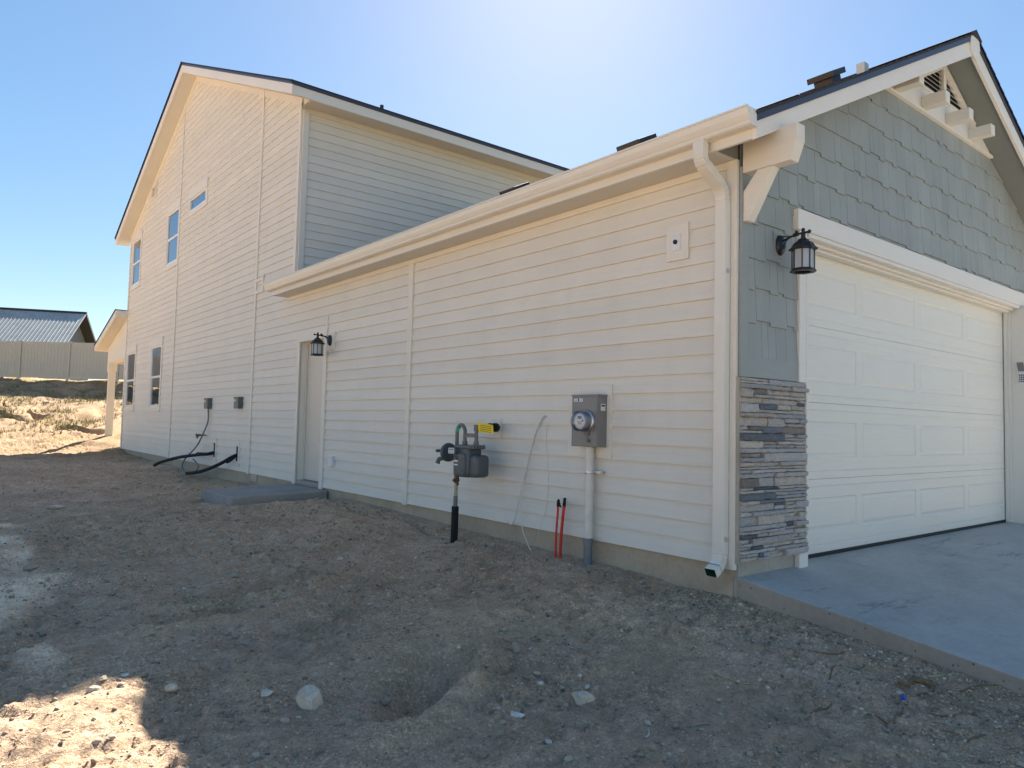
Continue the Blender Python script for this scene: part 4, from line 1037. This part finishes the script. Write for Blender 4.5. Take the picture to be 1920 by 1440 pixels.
mb = MB(); mb.tube([(-.014, 13.0, .70), (-.15, 13.0, .70)], .012, 10); mb.tube([(-.12, 13.0, .70), (-.20, 13.0, .70)], .02, 10); mb.tube([(-.17, 13.0, .69), (-.21, 13.0, .63)], .014, 10)
hb = empty('hose_bib', (0, 13.0, .70), 'small outdoor tap on the wall left of the hanging cable', 'tap'); hb_b = mb.build('spout', 'brass', hb)
mb = MB(); mb.lathe([(.04, 0), (.042, .008), (.03, .012), (.0, .014)], (-.215, 13.0, .70), '-X', 12); mb.build('handle', 'black', hb)
oc = empty('outlet_cover', (0, 6.83, .48), 'small white outlet cover low on the wall right of the side door', 'outlet cover')
mb = MB(); mb.box(-.026, -.010, 6.765, 6.905, .395, .565); mb.build('cover_base', 'plate', oc, bevel=.004)
mb = MB(); mb.box(-.062, -.027, 6.775, 6.895, .405, .555); mb.build('cover_lid', 'plate', oc, bevel=.008)
trim([(.447, .668, 2.447, 2.742, 0, .034)], 'mounting_block')
bp = empty('cover_plate', (0, .565, 2.6), 'white cover plate with a black knob high on the wall near the downspout', 'cover plate')
mb = MB(); mb.box(-.042, -.035, .522, .610, 2.528, 2.662); mb.build('plate', 'plate', bp, bevel=.002)
mb = MB(); mb.lathe([(.019, 0), (.019, .004), (.017, .014), (.008, .02), (0, .021)], (-.042, .566, 2.597), '-X', 16); mb.build('knob', 'black', bp)
for z in (2.545, 2.645):
    mb = MB(); mb.lathe([(.004, 0), (.003, .002), (0, .0022)], (-.042, .566, z), '-X', 8); mb.build('screw', 'galv', bp)
# hanging white cable
mb = MB(); mb.tube(bez([(-.012, 2.135, 1.17), (-.035, 2.16, 1.165), (-.06, 2.24, 1.0), (-.08, 2.36, .6), (-.09, 2.44, .3), (-.09, 2.50, .12), (-.08, 2.56, .085), (-.07, 2.63, .10)], 8), .0058, 8)
mb.tube(bez([(-.012, 2.13, 1.17), (-.03, 2.16, 1.15), (-.05, 2.26, .95), (-.07, 2.38, .5), (-.09, 2.40, .3), (-.10, 2.36, .08), (-.11, 2.26, -.06), (-.12, 2.19, -.12)], 8), .0046, 8)
mb.tube(bez([(-.012, 2.125, 1.14), (-.02, 2.12, .9), (-.018, 2.08, .6), (-.02, 2.10, .3), (-.05, 2.16, .1), (-.06, 2.17, .0)], 8), .0022, 6)
tag(mb.build('hanging_cable', 'wirew'), 'thin white cable strands hanging from a hole in the siding', 'cable')
rc = empty('red_conduit_stubs', (-.11, 1.82, -.14), 'pair of red plastic conduit stubs with black taped tips rising from the dirt', 'conduit')
mb = MB(); mb.tube(bez([(-.12, 1.845, -.25), (-.12, 1.845, .05), (-.11, 1.838, .30), (-.11, 1.836, .37)], 5), .011, 10); mb.build('stub', 'red', rc)
mb = MB(); mb.tube(bez([(-.10, 1.81, -.25), (-.10, 1.80, .05), (-.10, 1.775, .28), (-.10, 1.762, .37)], 5), .0145, 10); mb.build('stub', 'red', rc)
mb = MB(); mb.tube([(-.11, 1.836, .34), (-.11, 1.836, .385), (-.115, 1.822, .398)], .0135, 8); mb.tube([(-.112, 1.828, .385), (-.13, 1.79, .352), (-.135, 1.765, .34)], [.014, .011, .006], 8); mb.tube([(-.10, 1.765, .35), (-.10, 1.757, .425)], [.016, .013], 10); mb.build('taped_tip', 'blackfoam', rc)
# keypad on the right-hand jamb
kp = empty('keypad', (6.02, -.06, 1.88), 'grey garage keypad with its cover flipped up on the right door jamb', 'keypad')
mb = MB(); mb.box(5.985, 6.019, -.092, -.028, 1.74, 1.90); mb.build('keypad_body', 'plate', kp, bevel=.005)
mb = MB(); mb.prism([(5.995, -.094, 1.90), (5.995, -.022, 1.90), (5.955, -.014, 2.01), (5.955, -.088, 2.01)], (.012, 0, .005)); mb.build('flip_cover', 'boxgrey', kp, bevel=.003)
mb = MB()
for i in range(4):
    for j in range(3): mb.box(5.983, 5.9855, -.086+j*.019, -.073+j*.019, 1.765+i*.026, 1.783+i*.026)
mb.build('keys', 'ink', kp)
# ------------------------------------------------------------------ fence, neighbour building
fb0 = F0-FD*9.0; 
fence = empty('vinyl_fence', (F0[0], F0[1], 2.83), 'tall beige vinyl privacy fence along the top of the dirt bank', 'fence')
fa = math.atan2(FD[1], FD[0]); TF = Matrix.Translation((F0[0], F0[1], 0)) @ Matrix.Rotation(fa, 4, 'Z')
SP = 2.42; first = None
for k in range(-6, 12):
    u = .92+k*SP
    zb = gz(*(F0+FD*u)); zb = 2.75
    mb = MB(); mb.box(u-.065, u+.065, -.065, .065, zb-.3, zb+1.86, T=TF); mb.prism([TF@Vector(p) for p in ((u-.075, -.075, zb+1.86), (u+.075, -.075, zb+1.86), (u+.075, .075, zb+1.86), (u-.075, .075, zb+1.86))], (0, 0, .02))
    mb.build('post', 'fence', fence)
    mb = MB(); mb.box(u+.065, u+SP-.065, -.025, .025, zb+1.72, zb+1.84, T=TF); mb.box(u+.065, u+SP-.065, -.025, .025, zb+.06, zb+.2, T=TF)
    n = 14; wv = (SP-.13)/n
    for i in range(n): mb.box(u+.065+i*wv+.004, u+.065+(i+1)*wv-.004, -.012, .012, zb+.2, zb+1.72, T=TF)
    mb.box(u+.065, u+SP-.065, -.006, .006, zb+.2, zb+1.72, T=TF)
    mb.build('panel', 'fence', fence)
R1 = Vector((5.33, 65.2, 9.30)); rd = Vector((-5.69, 2.51, 0)).normalized(); wdv = Vector((-.404, -.915, 0)).normalized()
nb = empty('neighbour_building', (R1.x-5, R1.y, 2.8), 'long building with a ribbed grey metal roof standing beyond the fence', 'building')
Lr, hwd, rise = 26, 4.6, 3.05
for s_ in (1, -1):
    mb = MB(); n = 96
    o = R1+wdv*(s_*hwd)-Vector((0, 0, rise)); upv = (R1-o)
    nrm = rd.cross(upv).normalized(); nrm = nrm if nrm.z > 0 else -nrm
    for i in range(n):
        a, b = Lr*i/n, Lr*(i+1)/n; m_ = (a+b)/2
        for p, q, hp, hq in ((a, a+.06, .0, .018), (a+.06, a+.10, .018, 0), (a+.10, b, 0, 0)):
            mb.face([o+rd*p+nrm*hp, o+rd*q+nrm*hq, o+rd*q+upv+nrm*hq, o+rd*p+upv+nrm*hp])
    mb.build('roof', 'metalroof', nb)
mb = MB(); mb.tube([R1+Vector((0, 0, .02)), R1+rd*Lr+Vector((0, 0, .02))], .12, 8); 
for s_ in (1, -1):
    a = R1+rd*(-.02); b = R1+wdv*(s_*hwd)-Vector((0, 0, rise)); 
    if s_ < 0: mb.prism([a, b, b-Vector((0, 0, .26)), a-Vector((0, 0, .26))], rd*.9)
    else: mb.prism([a, b, b-Vector((0, 0, .05)), a-Vector((0, 0, .05))], rd*.05)
mb.build('roof_trim', 'darktrim', nb)
mb = MB(); q = R1+rd*.8; hw2 = hwd-.35
base = 2.7
A = [q+wdv*hw2, q-wdv*hw2]; top = q-Vector((0, 0, .2))
ze = q.z-.2-rise*hw2/hwd
mb.face([(A[0].x, A[0].y, base), (A[1].x, A[1].y, base), (A[1].x, A[1].y, ze), top, (A[0].x, A[0].y, ze)])
for s_ in (0, 1):
    p = A[s_]; p2 = p+rd*(Lr-1.2); mb.face([(p.x, p.y, base), (p2.x, p2.y, base), (p2.x, p2.y, ze), (p.x, p.y, ze)])
n = 30
for i in range(n):
    t = (i+.5)/n; p = A[0].lerp(A[1], t); zt = top.z-rise*abs(2*t-1)*hw2/hwd
    mb.tube([Vector((p.x, p.y, base))-rd*.0, Vector((p.x, p.y, zt))], .035, 6, caps=False)
mb.build('wall', 'metalwall', nb)

# ------------------------------------------------------------------ rocks, debris, gravel
def ico(sub):
    bm = bmesh.new(); bmesh.ops.create_icosphere(bm, subdivisions=sub, radius=1); V = np.array([v.co[:] for v in bm.verts]); F = np.array([[v.index for v in f.verts] for f in bm.faces]); bm.free(); return V, F
def rock(name, px, py, size, mname, label, cat='rock', group=None, flat=.65, seed=1, sink=.3, rot=None):
    x, y, z = on_ground(px, py)
    r = np.random.default_rng(seed); V, F = ico(4); V = V.copy()
    for _ in range(9):       # planar cuts make broken faces
        nn = r.normal(size=3); nn /= np.linalg.norm(nn); h = r.uniform(.55, .85); d = V@nn
        V = np.where((d > h)[:, None], V-(d-h)[:, None]*nn*.92, V)
    ns = fbm(V[:,0]*1.5+seed*3, V[:,1]*1.5+V[:,2], 1.3, 4, seed)
    V = V*(1+.10*ns)[:, None]*np.array([1, r.uniform(.65, .9), flat])*size
    a = rot if rot is not None else r.uniform(0, 6.28); ca, sa = math.cos(a), math.sin(a)
    V = np.stack([V[:,0]*ca-V[:,1]*sa, V[:,0]*sa+V[:,1]*ca, V[:,2]], 1)
    m_ = MB(); m_.mesh([tuple(p) for p in V], [tuple(f) for f in F], 0, None, True)
    o = m_.build(name, mname); o.location = (x, y, z+size*flat*(1-sink)*.8-size*flat*.25)
    for p in o.data.polygons: p.use_smooth = False if size > .03 else True
    return tag(o, label, cat, group)
rock('rock', 583, 1318, .088, 'rock', 'largest pale broken rock lying alone on the bare dirt', flat=.75, seed=3, sink=.25)
rock('rock', 1092, 1311, .070, 'rock', 'wide pale rock half buried right of the dug hollow', flat=.5, seed=5, sink=.6)
rock('rock', 967, 1220, .042, 'rockgrey', 'round grey brown stone alone in the middle of the dirt', flat=.85, seed=8, sink=.15)
rock('rock', 500, 1301, .045, 'rock', 'flat pale chip of rock just left of the largest rock', flat=.4, seed=13)
rock('rock', 322, 1288, .045, 'rock', 'oblong pale stone near the corner of the sunlit patch', flat=.5, seed=17)
rock('rock', 175, 1294, .038, 'rock', 'smooth flat oval stone at the edge of the sunlit patch', flat=.5, seed=19)
rock('rock', 193, 1274, .026, 'rock', 'small smooth stone behind the flat oval stone', flat=.6, seed=23)
rock('rock', 234, 1267, .026, 'rockwhite', 'small bluish white stone right of the smooth small stone', flat=.45, seed=29)
rock('rock', 970, 1340, .045, 'rockwhite', 'flat bluish white slab of rock near the bottom centre', flat=.25, seed=31, sink=.6)
rock('rock', 722, 1318, .032, 'rockgrey', 'grey stone sitting inside the dug hollow', flat=.8, seed=37)
rock('rock', 1014, 1282, .022, 'rockwhite', 'tiny white rock above the flat bluish slab', flat=.5, seed=41)
rock('rock', 62, 1066, .075, 'rockgrey', 'long grey stone beside the pale dusty strip', flat=.4, seed=43)
rock('rock', 440, 1080, .05, 'rockgrey', 'grey brown stone on the far edge of the upper hollow', flat=.5, seed=47)
rock('rock', 103, 953, .11, 'rock', 'pale flat stone farthest back in the bare yard', flat=.3, seed=53)
SMALL = [(1700, 1340), (118, 1388), (655, 1345), (640, 1050), (780, 1046), (1074, 1180), (1185, 1262), (1053, 1290), (1086, 1268), (1100, 1290), (1215, 1357), (943, 1356), (1028, 1394), (850, 1420), (1575, 1340), (1660, 1372), (1690, 1405), (1602, 1326),
         (1440, 1290), (1425, 1275), (1395, 1320), (1365, 1289), (1750, 1382), (1810, 1390), (1560, 1425), (1630, 1420), (1480, 1235), (1340, 1168), (1290, 1165), (1415, 1162), (1390, 1195), (490, 1010), (230, 1040), (345, 1105), (140, 1062), (860, 1215), (560, 1065), (745, 1130), (850, 1005), (905, 1035), (1225, 1250), (1165, 1180)]
for i, (px, py) in enumerate(SMALL):
    rock('stone', px, py, random.uniform(.012, .022)*(1.6 if py < 1100 else 1), random.choice(('rock', 'rockgrey', 'rockgrey', 'rock')), 'small loose stone lying on the bare dirt of the yard', 'stone', 'small loose stones on the dirt', flat=random.uniform(.5, .8), seed=100+i)
def stick(name, px, py, L_, r_, ang, mname, label, cat, group=None, bend=.1, flat=False, lift=0.0):
    x, y, z = on_ground(px, py); P = []
    for i in range(7):
        t = i/6-.5; u = L_*t; b = bend*L_*(.25-t*t)*2
        X, Y = x+u*math.cos(ang)-b*math.sin(ang), y+u*math.sin(ang)+b*math.cos(ang)
        P.append((X, Y, (gz(X, Y) if X < .03 or Y > .1 else dz(Y))+r_*.7+lift*(.5+t)))
    m_ = MB(); m_.tube(P, [r_*.7, r_, r_*1.05, r_, r_, r_*.9, r_*.5], 6)
    o = m_.build(name, mname); tag(o, label, cat, group); return o
stick('twig', 1010, 1060, .42, .007, -.6, 'wood', 'long dark twig lying on the dirt in front of the red conduit stubs', 'twig', bend=.2)
stick('plastic_strip', 1210, 1380, .13, .004, .5, 'wirew', 'white curled strip of plastic on the dirt near the bottom edge', 'plastic strip', bend=-.25)
stick('plastic_strip', 1625, 1132, .13, .004, -.1, 'wirew', 'white curled strip of plastic lying on the concrete driveway', 'plastic strip', bend=.25)
stick('straw_stem', 1313, 1360, .12, .004, -.9, 'straw', 'pale straw coloured stem right of the white plastic strip', 'straw stem')
for i, (px, py, L_, a) in enumerate(((1370, 1275, .22, -1.2), (1545, 1225, .26, -.75), (1560, 1262, .20, .3), (1500, 1245, .18, .5), (1650, 1350, .14, -1.3), (1790, 1345, .25, -.6), (1790, 1360, .22, -.9), (1540, 1330, .14, -.3), (1830, 1380, .16, -.2), (1770, 1265, .26, -.45), (1840, 1292, .30, -.5), (1740, 1300, .16, -.7), (1590, 1260, .14, -.1), (1690, 1330, .14, .2), (1620, 1250, .16, -.35))):
    stick('twig', px, py, L_, .0045, a, 'wood' if i % 3 else 'straw', 'thin dry twig among the gravel beside the driveway edge', 'twig', 'twigs along the driveway edge', bend=random.uniform(-.2, .2))
def chip(px, py, L_, W_, a, label):
    x, y, z = on_ground(px, py); m_ = MB(); T = Matrix.Translation((x, y, gz(x, y)+.012)) @ Matrix.Rotation(a, 4, 'Z') @ Matrix.Rotation(.12, 4, 'Y')
    m_.box(-L_/2, L_/2, -W_/2, W_/2, -.009, .009, T=T); return tag(m_.build('wood_scrap', 'wood', bevel=.003), label, 'wood scrap')
chip(1703, 1286, .13, .028, -.35, 'narrow splintered brown wood scrap beside the driveway')
chip(1730, 1280, .10, .05, -1.2, 'wide brown wood scrap beside the narrow splintered one')
chip(668, 955, .22, .05, .9, 'rust brown wood scrap on the dirt near the foundation')
chip(830, 905, .3, .07, .4, 'x'); bpy.data.objects.remove(bpy.data.objects['wood_scrap.003'])
rock('plastic_scrap', 1693, 1309, .020, 'blueplastic', 'small bright blue piece of plastic by the wood scraps', 'plastic scrap', flat=.6, seed=61)
rock('yellow_plug', 1142, 1062, .028, 'yellow', 'small yellow plastic cap on the dirt beside the grey conduit', 'plastic cap', flat=.8, seed=67)
def scatter(name, pts, size, tones, sub=1, flat=(.45, .9)):
    V0, F0_ = ico(sub); n = len(pts); allV = np.empty((n*len(V0), 3)); allC = np.empty((n*len(V0), 4)); allC[:,3] = 1
    z = ground_z(pts[:,0], pts[:,1])
    for i in range(n):
        s_ = size[i]; dirs = V0*(1+rng.uniform(-.24, .24, (len(V0), 1)))
        q = dirs*np.array([1, rng.uniform(.6, 1), rng.uniform(*flat)])*s_
        a = rng.uniform(0, 6.28); ca, sa = math.cos(a), math.sin(a)
        q = np.stack([q[:,0]*ca-q[:,1]*sa, q[:,0]*sa+q[:,1]*ca, q[:,2]], 1)+np.array([pts[i,0], pts[i,1], z[i]+s_*rng.uniform(-.1, .35)])
        allV[i*len(V0):(i+1)*len(V0)] = q; allC[i*len(V0):(i+1)*len(V0), :3] = np.array(tones[rng.integers(len(tones))])*rng.uniform(.8, 1.2)
    F = (F0_[None]+(np.arange(n)*len(V0))[:, None, None]).reshape(-1, 3)
    me = bpy.data.meshes.new(name); me.vertices.add(len(allV)); me.vertices.foreach_set('co', allV.ravel())
    me.loops.add(F.size); me.loops.foreach_set('vertex_index', F.ravel().astype(np.int32)); me.polygons.add(len(F)); me.polygons.foreach_set('loop_start', (np.arange(len(F))*3).astype(np.int32))
    me.update(calc_edges=True); a = me.attributes.new('Col', 'FLOAT_COLOR', 'POINT'); a.data.foreach_set('color', allC.ravel())
    me.materials.append(M['gravel']); o = bpy.data.objects.new(name, me); col.objects.link(o); return o
TON = [(.46, .33, .21), (.50, .38, .255), (.56, .44, .31), (.32, .23, .155), (.46, .35, .25), (.62, .51, .38), (.24, .18, .13)]
P1 = np.stack([rng.uniform(-6, -.02, 9000), rng.uniform(-2.9, 7.5, 9000)], 1)
keep = (fbm(P1[:,0], P1[:,1], .9, 3, 201) > -.25) & ~((P1[:,0] > -1.66) & (P1[:,1] > 6.95)); P1 = P1[keep]
S1 = .0035+.010*rng.random(len(P1))**4+.0015*rng.random(len(P1))
yq = rng.uniform(-2.8, .55, 4200); xq = -.01-np.abs(rng.normal(0, .42, 4200)); P2 = np.stack([xq, yq], 1)
S2 = .0035+.012*rng.random(len(P2))**3
P3 = np.stack([-.30+rng.normal(0, .06, 500), rng.uniform(0, 7, 500)], 1); S3 = .005+.014*rng.random(500)**3
P4 = np.stack([rng.uniform(-7, -.1, 1800), rng.uniform(8.7, 24, 1800)], 1); S4 = .006+.02*rng.random(1800)**3
PC = np.stack([rng.uniform(-5.5, -.1, 7000), rng.uniform(-2.8, 6.5, 7000)], 1)
PC = PC[(fbm(PC[:,0], PC[:,1], 1.3, 3, 301) > -.12) & ~((PC[:,0] > -1.7) & (PC[:,1] > 6.9))]; SC = .005+.019*rng.random(len(PC))**3
SOILT = [(.38, .285, .20), (.46, .35, .255), (.31, .235, .165), (.52, .405, .30)]
tag(scatter('earth_clods', PC, SC, SOILT, 2, (.4, .7)), 'crumbled clods of brown earth lying on the bare yard', 'earth', kind='stuff')
tag(scatter('gravel', np.concatenate([P1, P2, P3, P4]), np.concatenate([S1, S2, S3, S4]), TON), 'loose gravel and crumbs of earth strewn over the bare yard', 'gravel', kind='stuff')
# dry tufts on the hill
mb = MB(); nT = 0
hx = rng.uniform(-10, 6, 9000); hy = rng.uniform(24.8, 38, 9000); dens = fbm(hx, hy, .5, 4, 170); hz = ground_z(hx, hy)
ss = (hx-F0[0])*FN[0]+(hy-F0[1])*FN[1]
for x, y, z, dn, s_ in zip(hx, hy, hz, dens, ss):
    if s_ < .6 or dn < -.15+random.random()*.5: continue
    k = 0 if random.random() < .72 else 1
    for b_ in range(5):
        a = random.uniform(0, 6.28); h = random.uniform(.05, .17); w_ = .012; l = random.uniform(.03, .10)
        mb.face([(x+w_*math.sin(a), y-w_*math.cos(a), z-.02), (x-w_*math.sin(a), y+w_*math.cos(a), z-.02), (x+l*math.cos(a), y+l*math.sin(a), z+h)], k)
M['drygrass'] = plain('dry_grass', (.36, .29, .17), .9, 0, .3, 3); M['weed'] = plain('green_weed', (.12, .14, .05), .9, 0, .3, 3)
tag(mb.build('dry_grass', ['drygrass', 'weed']), 'dry grass and weeds tufted over the sunlit dirt bank', 'dry grass', kind='stuff')
